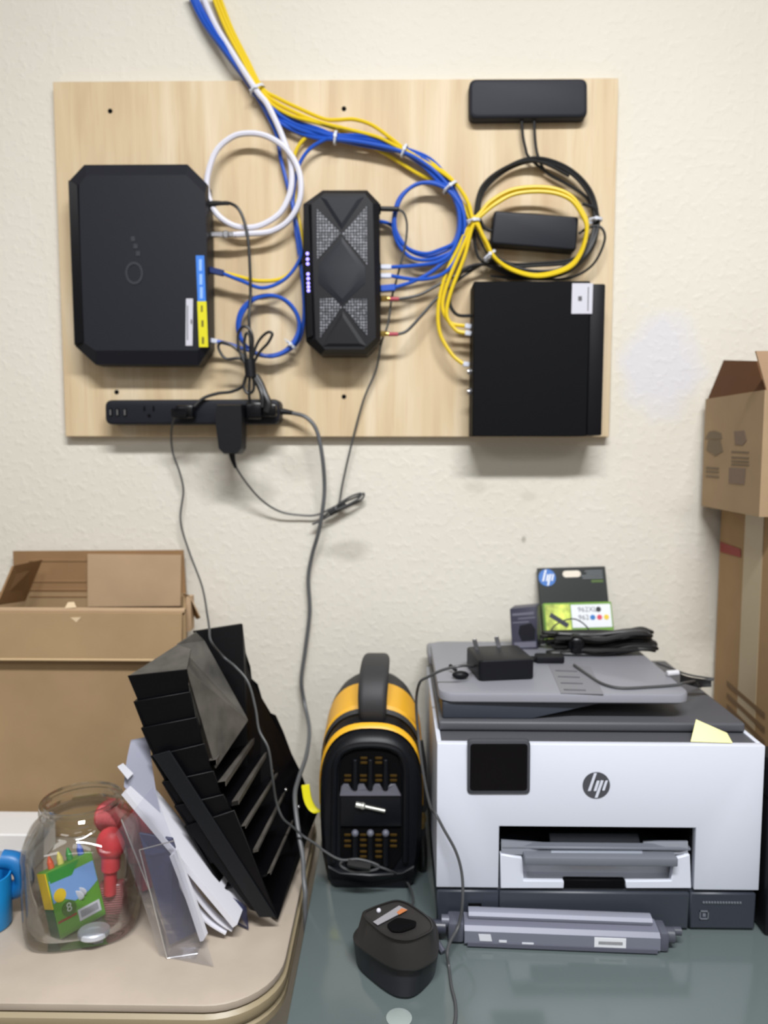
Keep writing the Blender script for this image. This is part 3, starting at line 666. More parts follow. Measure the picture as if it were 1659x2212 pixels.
# output slot
bz = pf(1289, 1846).z
part(T, 'slot_cavity', MB().box((sx0+.002, PY+.14, bz-.03), (sx1-.002, PY+.15, sz1)).box((sx0-.002, PY+.012, bz-.03), (sx0+.002, PY+.15, sz1)).box((sx1-.002, PY+.012, bz-.03), (sx1+.002, PY+.15, sz1)).box((sx0-.002, PY+.012, sz1), (sx1+.002, PY+.15, sz1+.003)), m_ink, 'black inside of the paper outlet')
part(T, 'output_tray', MB().box((sx0+.003, PY+.004, bz+.004), (sx1-.003, on(1130, 1818, bz+.008).y, bz+.008), .001, 1)
     .box((pf(1130, 1860).x, PY-.012, pf(1289, 1861).z), (pf(1458, 1860).x, PY+.01, pf(1289, 1846).z+.002), .002, 2)
     .prism([pf(1083, 1846, .004), pf(1083, 1815, .004), pf(1182, 1822, .02), pf(1182, 1846, .004)], 0, (0, .003, 0))
     .prism([pf(1390, 1846, .004), pf(1390, 1818, .02), pf(1486, 1818, .004), pf(1486, 1846, .004)], 0, (0, .003, 0)), m_tray, 'grey tray below the paper outlet')
part(T, 'tray_extension', MB().prism([pf(1190, 1845, .0), pf(1388, 1846, .0), pf(1378, 1805, .07), pf(1186, 1804, .07)], 0, (0, 0, .003), .0006, 1), mat('extension_grey', (158, 164, 176), .4), 'lighter paper rest in the middle of the tray')
part(T, 'outlet_guard', MB().box((pf(1182, 1790).x, PY+.03, pf(1289, 1803).z), (pf(1384, 1790).x, PY+.045, sz1), .001, 1), m_prn_d)
# white lower door with a scooped centre and a finger notch
d = lambda px, py, dy=0.0: pf(px, py, dy)
mb = MB()
mb.prism([d(1081, 1919), d(1081, 1846), d(1128, 1854), d(1131, 1903), d(1218, 1904), d(1218, 1919)], 0, (0, .010, 0), .0008, 1)
mb.prism([d(1352, 1919), d(1352, 1904), d(1450, 1903), d(1456, 1856), d(1490, 1846), d(1494, 1919)], 0, (0, .010, 0), .0008, 1)
mb.prism([d(1125, 1848, .0), d(1458, 1849, .0), d(1458, 1906, .0), d(1125, 1906, .0)], 0, (0, .006, 0), M=Matrix.Translation((0, .022, 0)))
mb.box((d(1125, 1880).x, PY+.010, d(1289, 1908).z), (d(1458, 1880).x, PY+.03, d(1289, 1904).z))
part(T, 'tray_door', mb, m_prn)
part(T, 'finger_notch', MB().box((d(1219, 1910).x, PY+.002, d(1289, 1921).z), (d(1351, 1910).x, PY+.011, d(1289, 1903).z), .001, 1), m_ink)
# touch screen
q = [pf(1010, 1600, -.006), pf(1146, 1600, -.006), pf(1145, 1716, -.002), pf(1009, 1716, -.002)]
ts = part(T, 'control_panel', MB().prism(rounded(q, 6, .09), 0, (0, .010, 0), .0012, 2), mat('panel_grey', (70, 72, 78), .3))
q2 = [pf(1016, 1607, -.0064), pf(1140, 1607, -.0064), pf(1139, 1708, -.0031), pf(1015, 1708, -.0031)]
part(ts, 'screen', MB().prism(rounded(q2, 5, .07), 0, (0, .001, 0), .0003, 1), mat('screen_black', (8, 8, 12), .12, spec=.25), 'switched off black touch screen')
# round maker's mark: disc with two slanted letters
c = pf(1288, 1696, -.0003)
lg = part(T, 'logo_disc', MB().lathe([(.0182, 0), (.0182, .0006), (.0001, .0006)], n=40, M=wallM(c)), mat('logo_grey', (92, 95, 102), .3, .4))
def hp(M, r, mi=0):
    """the two slanted letters h and p with tall and deep stems, drawn as strokes"""
    mb = MB()
    def st(p, wd): 
        for (x0, y0), (x1, y1) in zip(p[:-1], p[1:]):
            mb.prism([M @ Vector((x0*r, y0*r, 0)), M @ Vector((x0*r+wd*r, y0*r, 0)), M @ Vector((x1*r+wd*r, y1*r, 0)), M @ Vector((x1*r, y1*r, 0))], 0, M.to_3x3() @ Vector((0, 0, .0006)))
    st([(-.62, -.42), (-.20, .93)], .20)                # stem of h
    st([(-.36, .28), (-.06, .28)], .20); st([(-.10, .42), (-.34, .42)], .22)
    st([(-.20, -.42), (.02, .36)], .20)
    st([(-.10, -.93), (.32, .40)], .20)                 # stem of p
    st([(.36, .40), (.58, .40)], .14); st([(.30, .28), (.60, .28)], .14)
    st([(.42, -.38), (.64, .38)], .18)
    st([(.16, -.38), (.44, -.38)], .12); st([(.14, -.28), (.44, -.28)], .12)
    return mb
part(lg, 'letters', hp(wallM(c+Vector((0, -.0007, 0))), .0182), m_prn, 'white slanted letters', smooth=False)
# scanner lid, feeder and its tray
ly = on(1289, 1583, ztop-.002).y
lz = ztop-.001
lx0, lx1 = px0+.004, at(1611, 1570, ly).x
part(T, 'scanner_lid', MB().box((lx0, ly, lz), (lx1, PB, lz+.014), .004, 3), m_prn_d)
fy = ly+.006
zs = at(945, 1497, fy).z
zlow = lz+.0142
mb = MB()
fx0, fx1 = lx0+.006, at(1150, 1530, fy).x
rx = at(1330, 1530, fy).x
mb.prism([Vector((fx0, fy+.004, zlow)), Vector((fx1, fy+.004, zlow)), Vector((rx, fy+.012, zs-.014)), Vector((fx0, fy+.004, zs-.014))], 0, (0, .25, 0), .003, 2)
part(T, 'feeder_body', mb, m_prn_s)
sx1b = at(1496, 1497, fy).x
sback = PB-.02
pl = []
for (x, y) in rrect(1, 1, .2, 6): pass
w_, h_ = sx1b-(lx0+.001), sback-fy
cx, cy_ = (sx1b+lx0+.001)/2, (sback+fy)/2
ring = lambda k, z: [Vector((cx+x, cy_+y, z)) for x, y in rrect(w_-2*k, h_-2*k, .022, 6)]
part(T, 'feeder_tray', MB().loft([ring(.003, zs-.0145), ring(0, zs-.012), ring(0, zs-.003), ring(.001, zs-.0008), ring(.003, zs)]), m_prn_g, 'lighter grey document tray on top')
bk0 = at(930, 1392, PB-.01)
part(T, 'feeder_cover', MB().box((lx0-.004, PB-.075, zs-.03), (at(1120, 1400, PB-.05).x, PB, at(930, 1393, PB-.02).z), .006, 3), m_prn_g, 'raised feeder cover at the back left')
mb = MB()
r0, r1, r2, r3 = on(1185, 1436, zs), on(1275, 1440, zs), on(1304, 1500, zs), on(1212, 1498, zs)
mb.prism([r0, r1, r2, r3], 0, (0, 0, .0006))
part(T, 'tray_channel', mb, mat('channel_grey', (126, 126, 132), .45), smooth=False)
mb = MB()
for k in range(4):
    u = .25+.22*k; A = r0.lerp(r3, u); B = r1.lerp(r2, u)
    mb.prism([A.lerp(B, .1), A.lerp(B, .62), A.lerp(B, .62)+Vector((0, .003, 0)), A.lerp(B, .1)+Vector((0, .003, 0))], 0, (0, 0, .0016), .0003, 1)
part(T, 'rib', mb, m_prn_d, smooth=False)

# sticky note on the printer deck
P = [on(1492, 1604, ztop), on(1582, 1607, ztop), on(1570, 1586, ztop+.003), on(1503, 1572, ztop+.010)]
P = [p+Vector((0, 0, .0012)) for p in P]
g = MB(); n = 8; vs = []; fs = []
for s_ in (0, 1):
    for i in range(n+1):
        for j in range(n+1):
            u, v = i/n, j/n
            p = (P[0].lerp(P[1], u)).lerp(P[3].lerp(P[2], u), v); p = p+Vector((0, 0, .006*math.sin(PI*u)*v*.4+.010*(1-u)**2*v + .0008*s_)); vs.append(p)
m1 = (n+1)*(n+1)
for i in range(n):
    for j in range(n):
        a = i*(n+1)+j; q = (a, a+n+1, a+n+2, a+1); fs += [tuple(reversed(q)), tuple(k+m1 for k in q)]
bd = [(i, 0) for i in range(n)]+[(n, j) for j in range(n)]+[(i, n) for i in range(n, 0, -1)]+[(0, j) for j in range(n, 0, -1)]
bi = [i*(n+1)+j for i, j in bd]
for k in range(len(bi)): a, b2 = bi[k], bi[(k+1) % len(bi)]; fs.append((a, b2, b2+m1, a+m1))
g.raw(vs, fs)
solo('sticky_note', g, mat('note_yellow', (246, 240, 176), .7), 'pale yellow sticky note curling on the printer deck', 'note')

# ------------------------------------------------------------------ things on the printer
ZS = zs+.0005
fa, fb = on(1035, 1472, ZS), on(1154, 1467, ZS)
dirx = (fb-fa); Lx = dirx.length; dirx.normalize(); diry = Vector((-dirx.y, dirx.x, 0))
M = Matrix(((dirx.x, diry.x, 0, fa.x), (dirx.y, diry.y, 0, fa.y), (0, 0, 1, ZS), (0, 0, 0, 1)))
AD = thing('power_adapter', 'square black power adapter with folded prongs lying on the printer', 'adapter', fa+dirx*Lx/2)
hgt = .031
part(AD, 'housing', MB().loft([[M @ Vector((x+Lx/2, y+.04, z)) for x, y in rrect(Lx-2*k, .08-2*k, .006, 4)] for k, z in ((.001, 0), (0, .002), (0, hgt-.002), (.002, hgt))]), m_blk)
mb = MB()
for x, y in ((.012, .06), (.05, .07)):
    p = M @ Vector((x, y, hgt)); mb.box((-.0035, -.001, -.001), (.0035, .001, .017), .0004, 1, M=Matrix.Translation(p) @ Matrix.Rotation(-.25, 4, 'Y'))
part(AD, 'prong', mb, m_met)
cp = [M @ Vector((-.002, .035, .012)), at(1000, 1438, -.30), at(960, 1446, -.30), at(925, 1462, -.29), at(906, 1476, -.28), at(899, 1520, -.26), at(905, 1600, -.27), at(916, 1680, -.32), at(930, 1742, -.36), at(941, 1758, -.392), at(958, 1790, -.40), at(985, 1840, -.405), at(998, 1890, -.41), at(999, 1950, -.42), at(990, 2000, -.425), at(972, 2035, -.445), at(966, 2060, -.46)]
for px_, py_ in ((970, 2090), (975, 2130), (984, 2170), (983, 2208), (970, 2240)): cp.append(on(px_, py_, DZ+.0025))
part(AD, 'cord', MB().tube(cp, .0021, 8), m_wire)
T = thing('barrel_plug', 'small black cable plug lying left of the adapter on the printer', 'plug', on(994, 1468, ZS))
a, b2 = on(982, 1448, ZS+.006), on(1008, 1468, ZS+.005)
part(T, 'grip', MB().ball((a+b2)/2, .011, 14, sc3=(1.15, .7, .55)), m_blk)
part(T, 'tip', MB().cyl(a+Vector((.002, 0, 0)), a+Vector((-.006, .012, .004)), .0028, 10), m_cord)
# retail ink pack leaning on the wall
T = thing('ink_pack', 'black and green retail pack of printer ink leaning on the wall', 'ink cartridge pack', at(1240, 1392, -.05))
A = [at(1159, 1228, -.006), at(1310, 1218, -.006), at(1326, 1391, -.052), at(1172, 1395, -.052)]
yaxis = (A[0]-A[3]); H = yaxis.length; yaxis.normalize(); xa = (A[2]-A[3]); Wd = xa.length; xa.normalize(); na = xa.cross(yaxis).normalized()
MI = Matrix(((xa.x, yaxis.x, na.x, A[3].x), (xa.y, yaxis.y, na.y, A[3].y), (xa.z, yaxis.z, na.z, A[3].z), (0, 0, 0, 1)))
def ib(u0, v0, u1, v1, z0, z1, bev=0.0, mi=0, mb=None): return (mb or MB()).box((u0*Wd, v0*H, z0), (u1*Wd, v1*H, z1), bev, 1, mi, M=MI)
part(T, 'card', ib(0, 0, .98, 1, .0, .004, .001), mat('pack_black', (22, 28, 26), .3))
part(T, 'carton', ib(.02, 0, .97, .52, .004, .024, .001), mat('pack_green', (112, 158, 58), .35))
m_pw = mat('pack_white', (232, 236, 240), .35)
part(T, 'hang_slot', MB().loft([[MI @ Vector((.49*Wd+x, .91*H+y, z)) for x, y in rrect(.26*Wd, .085*H, .006, 5)] for z in (.0039, .0046)]), mat('slot_cream', (232, 222, 206), .5), 'pale hang slot')
lc = MI @ Vector((.135*Wd, .87*H, .0042)); R3 = MI.to_3x3().to_4x4()
lg = part(T, 'logo_disc', MB().lathe([(.0155, 0), (.0155, .0006), (.0001, .0006)], n=32, M=Matrix.Translation(lc) @ R3), mat('logo_blue', (52, 112, 190), .4))
part(lg, 'letters', hp(Matrix.Translation(lc+na*.0007) @ R3, .0155), m_pw, smooth=False)
mb = MB()
for v, u0 in ((.935, .68), (.905, .7), (.875, .62), (.845, .64)): ib(u0, v, .93, v+.012, .004, .0046, mb=mb)
part(T, 'small_print', mb, mat('print_grey', (120, 124, 128), .5), smooth=False)
part(T, 'colour_block', ib(.76, .79, .93, .825, .004, .0046), mat('print_green', (70, 96, 30), .5), smooth=False)
part(T, 'number_panel', ib(.40, .20, .95, .49, .024, .0246), m_pw, smooth=False)
mb = MB()
mb.text('962XL', MI @ Matrix.Translation((.49*Wd, .425*H, .0248)), .0125, .0002, align='LEFT'); 
mb.text('962', MI @ Matrix.Translation((.49*Wd, .325*H, .0248)), .0125, .0002, align='LEFT')
part(T, 'numbers', mb, mat('print_dark', (110, 114, 122), .5), smooth=False)
for u, v, cc in ((.78, .425, (40, 42, 46)), (.69, .325, (48, 120, 190)), (.785, .325, (214, 70, 96)), (.88, .325, (232, 200, 60))):
    part(T, 'ink_dot', MB().lathe([(.0046, 0), (.0046, .0006), (.0001, .0006)], n=18, M=Matrix.Translation(MI @ Vector((u*Wd, v*H, .0246))) @ R3), mat('ink_dot', cc, .4))
part(T, 'picture', ib(.04, .02, .385, .50, .024, .0246), mat('print_lime', (176, 196, 84), .4, var=.35, vscale=60), smooth=False)
part(T, 'picture_bar', MB().box((-.018, -.004, 0), (.018, .004, .0006), M=MI @ Matrix.Translation((.22*Wd, .30*H, .0246)) @ Matrix.Rotation(-.6, 4, 'Z')), mat('print_navy', (38, 44, 60), .4), smooth=False)
mb = ib(.42, .04, .95, .09, .024, .0246); ib(.42, .125, .95, .15, .024, .0246, mb=mb)
part(T, 'pale_stripe', mb, m_pw, smooth=False)
# small dark box in front of it
T = thing('small_box', 'small dark grey retail box standing left of the ink pack', 'box', at(1140, 1400, -.09))
A = [at(1101, 1315, -.098), at(1158, 1310, -.098), at(1161, 1402, -.10), at(1106, 1404, -.10)]
part(T, 'carton', MB().prism(A, 0, (.012, .028, .0), .001, 1), mat('small_box_grey', (62, 62, 78), .35))
mb = MB()
for v0, v1, u0, u1 in ((.12, .18, .08, .9), (.24, .27, .3, .95), (.33, .36, .08, .7), (.82, .95, .1, .95)):
    q = [A[0].lerp(A[1], u0).lerp(A[3].lerp(A[2], u0), v0), A[0].lerp(A[1], u1).lerp(A[3].lerp(A[2], u1), v0), A[0].lerp(A[1], u1).lerp(A[3].lerp(A[2], u1), v1), A[0].lerp(A[1], u0).lerp(A[3].lerp(A[2], u0), v1)]
    mb.prism(q, 0, (0, -.0005, 0))
part(T, 'printed_marks', mb, mat('print_mid', (112, 112, 126), .4), smooth=False)
q = [A[0].lerp(A[1], u).lerp(A[3].lerp(A[2], u), v) for u, v in ((.35, .42), (.8, .38), (.95, .55), (.9, .78), (.4, .8), (.28, .6))]
part(T, 'picture', MB().prism(q, 0, (0, -.0005, 0)), mat('print_black', (24, 25, 32), .35), smooth=False)
# black cable coil and loose wires
T = thing('cable_coil', 'black coiled cable bundle lying at the back of the printer lid', 'cable', on(1330, 1430, ZS))
mb = MB()
rc = random.Random(3)
aR, aL = at(1416, 1420, -.115).x, at(1168, 1430, -.115).x
for k in range(16):
    y_ = -.135+.0062*(k % 8)+rc.uniform(-.002, .002); z_ = ZS+.0035+.0058*(k//2 % 6); w_ = .0045+.002*rc.random()
    L_ = rc.uniform(0, .03); R_ = rc.uniform(0, .016); hump = .003+.008*rc.random()
    mb.tube([(aL+L_, y_, z_), (aL+L_+.04, y_-w_, z_+rc.uniform(-.001, .003)), ((aL+aR)/2, y_-w_, z_), (aR-.05, y_-w_, z_+hump), (aR-R_-.012, y_-w_, z_+hump), (aR-R_, y_, z_+hump*.6), (aR-R_-.012, y_+w_, z_+hump), (aR-.06, y_+w_, z_), ((aL+aR)/2, y_+w_, z_+.001), (aL+L_+.04, y_+w_, z_)], .0031, 8, closed=True)
mb.tube([(at(1180, 1430, -.14)), at(1230, 1405, -.14), at(1300, 1405, -.15), at(1390, 1402, -.14)], .0035, 8)
part(T, 'coil', mb, m_cord)
a = at(1290, 1416, -.13)
part(T, 'wrap', MB().box((a.x-.05, a.y-.018, ZS+.001), (a.x-.022, a.y+.04, ZS+.034), .010, 3), m_blk2)
lw = [at(1182, 1380, -.10), at(1200, 1350, -.105), at(1240, 1337, -.105), at(1272, 1360, -.105), at(1275, 1395, -.11)]
part(T, 'thin_wire', MB().tube(lw, .0012, 6).tube([on(1240, 1436, ZS+.003), on(1268, 1456, ZS+.002), on(1300, 1476, ZS+.002), on(1340, 1486, ZS+.002), on(1400, 1484, ZS+.002), on(1455, 1480, ZS+.002), on(1478, 1475, ZS+.003), at(1510, 1470, -.21), at(1540, 1468, -.20)], .0021, 8).tube([on(1418, 1432, ZS+.004), at(1450, 1444, -.18), at(1490, 1458, -.18), at(1542, 1466, -.18)], .0016, 6), m_wire)
part(T, 'data_plug', MB().cyl(on(1440, 1455, ZS+.004), on(1466, 1453, ZS+.005), .0045, 12, bev=.001), mat('plug_white', (206, 206, 210), .4), 'white cable end')
mb = MB()
for k in range(6):
    u = random.uniform(-.01, .01)
    mb.tube([at(1470, 1458+3*k, -.24), at(1490+4*k, 1464+4*k, -.235), at(1515, 1468+3*k, -.23), at(1536, 1472+2*k, -.23)], .0013, 6)
part(T, 'frayed_end', mb, m_cord)
a = on(1190, 1430, ZS)
part(T, 'connector', MB().box((a.x-.025, a.y-.01, ZS), (a.x+.02, a.y+.012, ZS+.012), .003, 2).box((a.x-.06, a.y-.004, ZS+.001), (a.x-.02, a.y+.008, ZS+.008), .002, 2), m_blk)

# ------------------------------------------------------------------ tyre inflator
IDY = .020
T = thing('tyre_inflator', 'black and yellow cordless inflator with top handle, left of the printer', 'air inflator', (.556, -.2, DZ))
icx = .556
m_iblk = mat('inflator_black', (13, 15, 20), .42, spec=.3, bump=.04, bscale=700); m_irub = mat('inflator_rubber', (48, 48, 50), .6); m_iyel = mat('inflator_yellow', (238, 178, 40), .42)
def arch(hw, z0, ztp, y, e=2.6, foot=.86, n=28, hs=.10):
    """bottom-left up over the arch to bottom-right"""
    zs_ = ztp-hs; y += IDY; hw *= .925; P_ = [Vector((icx-hw*foot*.9, y, z0)), Vector((icx-hw*foot, y, z0+.008)), Vector((icx-hw*.97, y, z0+.05)), Vector((icx-hw, y, zs_-.02))]
    for k in range(n+1):
        a = PI-PI*k/n; ca, sa = math.cos(a), math.sin(a)
        P_.append(Vector((icx+hw*math.copysign(abs(ca)**(2/e), ca), y, zs_+hs*abs(sa)**(2/e))))
    P_ += [Vector((icx+hw, y, zs_-.02)), Vector((icx+hw*.97, y, z0+.05)), Vector((icx+hw*foot, y, z0+.008)), Vector((icx+hw*foot*.9, y, z0))]
    return P_
IZ = DZ+.001
part(T, 'body', MB().loft([arch(.074, IZ, .95, -.312), arch(.081, IZ, .968, -.306), arch(.083, IZ, .975, -.296), arch(.083, IZ, .984, -.27), arch(.082, IZ, .995, -.24), arch(.081, IZ, 1.006, -.15), arch(.079, IZ, 1.010, -.115), arch(.072, IZ, 1.004, -.085), arch(.055, IZ, .98, -.07)]), m_iblk)
part(T, 'trim_ring', MB().loft([arch(.0835, .86, .980, -.292, hs=.10), arch(.0852, .858, .984, -.289), arch(.0852, .858, .986, -.284), arch(.0835, .86, .984, -.281)], closed=False, caps=False), m_iyel, 'yellow arched trim line')
part(T, 'band', MB().loft([arch(.0845, .88, .993, -.262), arch(.086, .878, .998, -.256)], closed=False, caps=False).loft([arch(.0845, .88, 1.0, -.225), arch(.0835, .9, 1.014, -.155), arch(.082, .9, 1.013, -.15)], closed=False, caps=False), m_irub, 'dark rubber bumper arch')
part(T, 'shell', MB().loft([arch(.083, .89, .996, -.250), arch(.0858, .888, 1.001, -.247), arch(.0852, .89, 1.012, -.172), arch(.082, .892, 1.008, -.168)], closed=False, caps=False), m_iyel, 'yellow upper shell')
# front recess: two battery bays and the bar between
yf = -.314+IDY
mb = MB()
def fp(px, py, dy=0): return at(px, py, yf+dy)
arc = [fp(732, 1712), fp(732, 1660), fp(740, 1635), fp(762, 1622), fp(800, 1618), fp(838, 1622), fp(860, 1635), fp(868, 1660), fp(868, 1712)]
part(T, 'battery_bay', MB().prism(arc, 0, (0, .006, 0), .001, 1), m_ink, 'black upper battery bay')
part(T, 'battery_bay', MB().prism([fp(735, 1786), fp(868, 1786), fp(868, 1850), fp(850, 1878), fp(752, 1878), fp(735, 1850)], 0, (0, .006, 0), .001, 1), m_ink, 'black lower battery bay')
part(T, 'bay_rim', MB().tube([fp(720, 1860, -.001), fp(722, 1700, -.002), fp(724, 1655, -.002), fp(738, 1625, -.002), fp(765, 1612, -.002), fp(800, 1609, -.002), fp(836, 1612, -.002), fp(863, 1625, -.002), fp(876, 1655, -.002), fp(877, 1700, -.002), fp(876, 1860, -.001)], .0045, 8), m_iblk)
part(T, 'divider', MB().prism([fp(735, 1718, -.004), fp(866, 1718, -.004), fp(868, 1786, -.004), fp(735, 1786, -.004)], 0, (0, .008, 0), .002, 2), m_iblk)
comb = [fp(734, 1719, -.006)]
for k in range(4):
    x = 747+34*k; comb += [fp(x-10, 1700, -.004), fp(x-5, 1694, -.002), fp(x+5, 1694, -.002), fp(x+10, 1704, -.004)]
    if k < 3: comb += [fp(x+13, 1708, -.004), fp(x+21, 1708, -.004)]
comb += [fp(866, 1719, -.006)]
part(T, 'contact_comb', MB().prism(comb, 0, (0, .004, 0)), mat('comb_grey', (88, 88, 98), .5), 'grey toothed ledge', smooth=False)
for k in range(3):
    part(T, 'guide_rib', MB().cyl(fp(767+33*k, 1795, -.004), fp(767+33*k, 1870, -.004), .0045, 10, bev=.001), m_iblk)
    part(T, 'guide_rib', MB().cyl(fp(767+33*k, 1640, -.001), fp(767+33*k, 1706, -.003), .004, 10, bev=.001), m_iblk)
for k in range(3):
    part(T, 'rib_cap', MB().ball(fp(767+33*k, 1800, -.006), .0055, 12), mat('cap_grey', (96, 98, 110), .5), 'grey rib end')
m_vent = mat('vent_yellow', (66, 49, 16), .7, spec=.1)
slots = [(786, 1638), (786, 1648), (818, 1638), (818, 1648), (751, 1676), (785, 1676), (818, 1676), (850, 1676), (751, 1686), (785, 1686), (818, 1686), (850, 1686)]
for x in (751, 850): slots += [(x, 1804), (x, 1817), (x, 1828)]
for x in (785, 818): slots += [(x, 1804), (x, 1815), (x, 1827), (x, 1840), (x, 1851)]
for x, y in slots:
    a = fp(x, y, -.0008); part(T, 'vent_slot', MB().box((a.x-.0052, a.y-.0006, a.z-.0020), (a.x+.0052, a.y+.002, a.z+.0020), .0008, 1), m_vent, 'small dull yellow slot')
a, b2 = fp(768, 1738, -.006), fp(832, 1752, -.006)
nd = part(T, 'needle', MB().cyl(a, a.lerp(b2, .25), .0042, 12, bev=.0008).cyl(a.lerp(b2, .22), b2, .0026, 10, bev=.0006).ball(a.lerp(b2, .24), .005, 12), mat('needle_white', (205, 205, 196), .3, .6), 'silver inflation needle clipped to the front')
# handle
hp_ = [(icx+.001, -.236, .980), (icx+.001, -.244, .998), (icx+.001, -.240, 1.018), (icx+.002, -.222, 1.036), (icx+.003, -.190, 1.046), (icx+.004, -.145, 1.046), (icx+.004, -.108, 1.034), (icx+.004, -.095, 1.0)]
Pc = crom([Vector(p) for p in hp_], 6); rings = []
for i, p in enumerate(Pc):
    t_ = (Pc[min(i+1, len(Pc)-1)]-Pc[max(i-1, 0)]).normalized(); nn = Vector((1, 0, 0)); bb = t_.cross(nn).normalized()
    u = i/(len(Pc)-1); wv = .040+.006*math.sin(PI*u) ; hv = .022
    rings.append([p+nn*x+bb*y for x, y in rrect(wv, hv, .009, 4)])
part(T, 'handle', MB().loft(rings), m_irub, 'dark grey carrying handle')
# side hose with brass fitting
part(T, 'hose', MB().tube([at(905, 1600, -.26), at(911, 1640, -.265), at(914, 1690, -.265), at(916, 1730, -.265), at(912, 1750, -.265)], .0062, 10).tube([at(910, 1785, -.265), at(914, 1830, -.26), at(914, 1870, -.25), at(910, 1890, -.23)], .0062, 10), m_cord)
part(T, 'hose_fitting', MB().cyl(at(909, 1752, -.267), at(908, 1788, -.267), .0068, 12, bev=.001).cyl(at(909, 1762, -.267), at(909, 1774, -.267), .0082, 6), m_brass, 'brass hose end')
part(T, 'foot', MB().prism([fp(706, 1870, -.002), fp(735, 1884, -.006), fp(800, 1890, -.008), fp(868, 1884, -.006), fp(897, 1870, -.002), fp(896, 1898, .0), fp(800, 1912, -.004), fp(712, 1898, .0)], 0, (0, .01, 0), .002, 1), m_iblk)

# ------------------------------------------------------------------ battery charger
T = thing('battery_charger', 'dark brown black tool battery charger at the front of the glass desk', 'charger', on(855, 2080, DZ))
m_chb = mat('charger_black', (26, 28, 33), .4); m_cht = mat('charger_brown', (50, 48, 47), .5, spec=.3, bump=.03, bscale=800)
def cring(pl, z, k=1.0):
    P_ = rounded([on(x, y, DZ+z) for x, y in pl], 6, .40); c_ = sum(P_, Vector())/len(P_)
    return [Vector((c_.x+(p.x-c_.x)*k, c_.y+(p.y-c_.y)*k, p.z)) for p in P_]
c0 = [(757, 2078), (846, 2152), (895, 2156), (945, 2104), (940, 2024), (878, 1996), (800, 2014)]
c1_ = [(749, 2030), (846, 2097), (902, 2100), (950, 2070), (946, 1988), (880, 1957), (798, 1977)]
c2_ = [(775, 1974), (838, 2027), (886, 2034), (938, 2010), (932, 1984), (866, 1940), (814, 1956)]
part(T, 'base', MB().loft([cring(c0, .001, .96), cring(c0, .004), cring(c1_, .030), cring(c1_, .032, .99)]), m_chb, 'black lower half')
part(T, 'upper_housing', MB().loft([cring(c1_, .0325), cring(c1_, .036, 1.0), cring(c1_, .038, .97), cring(c1_, .0395, .94), cring(c2_, .072, 1.03), cring(c2_, .0755), cring(c2_, .0765, .96), cring(c2_, .0745, .93)]), m_cht, 'dark brown upper half')
hz = DZ+.0765
q = [on(834, 1998, hz), on(858, 1982, hz), on(900, 1990, hz), on(898, 2003, hz), on(868, 2014, hz), on(846, 2013, hz)]
part(T, 'battery_socket', MB().prism(rounded(q, 4, .3), 0, (0, 0, .0006)), m_ink, 'black socket hole')
q = [on(806, 1992, hz), on(862, 1957, hz), on(880, 1966, hz), on(816, 1999, hz)]
lb = part(T, 'label_sticker', MB().prism(q, 0, (0, 0, .0006)), mat('label_silver', (150, 148, 152), .4), 'silver label', smooth=False)
q = [on(857, 1971, hz+.0008), on(868, 1962, hz+.0008), on(880, 1966, hz+.0008), on(862, 1976, hz+.0008)]
part(lb, 'orange_mark', MB().prism(q, 0, (0, 0, .0003)), mat('label_orange', (190, 118, 72), .5), smooth=False)
part(T, 'indicator_light', MB().ball(on(818, 1967, hz), .003, 10), m_lblw)
c1 = [on(886, 1962, DZ+.05), on(893, 1945, DZ+.03), on(885, 1915, DZ+.012), on(866, 1893, DZ+.01), at(840, 1880, -.328), at(800, 1866, -.332), at(770, 1857, -.332), at(740, 1860, -.332), at(738, 1872, -.332), at(770, 1884, -.334), at(812, 1878, -.334), at(815, 1868, -.334), at(775, 1856, -.334), at(736, 1857, -.332), at(700, 1838, -.32), at(683, 1824, -.31), at(655, 1806, -.30), at(632, 1786, -.31), at(610, 1766, -.32), at(596, 1728, -.32), at(589, 1680, -.33), at(580, 1618, -.33), at(560, 1578, -.32), at(552, 1530, -.31), at(536, 1474, -.30), at(508, 1440, -.29), at(482, 1418, -.28), at(456, 1385, -.30), at(452, 1358, -.275), at(448, 1330, -.23), at(436, 1265, -.11), at(408, 1190, -.03), at(390, 1125, -.02), at(396, 1060, -.02), at(388, 1020, -.022), at(374, 980, -.028), at(370, 940, -.045), at(376, 905, -.07), at(390, 896, -.074)]
part(T, 'cord', MB().tube(c1, .0018, 7), m_wire, 'long thin cord up to the power strip')
part(T, 'cord_wrap', MB().tube([at(752, 1864, -.336), at(772, 1868, -.338), at(800, 1872, -.338)], .0055, 8, 3), m_cord)
c = at(388, 893, -.078); part(T, 'mains_plug', MB().box((c.x-.012, -.088, c.z-.008), (c.x+.01, -.0845, c.z+.008), .0015, 1).box((c.x-.008, -.09, c.z-.009), (c.x+.016, -.0842, c.z+.005), .002, 1), m_blk2)

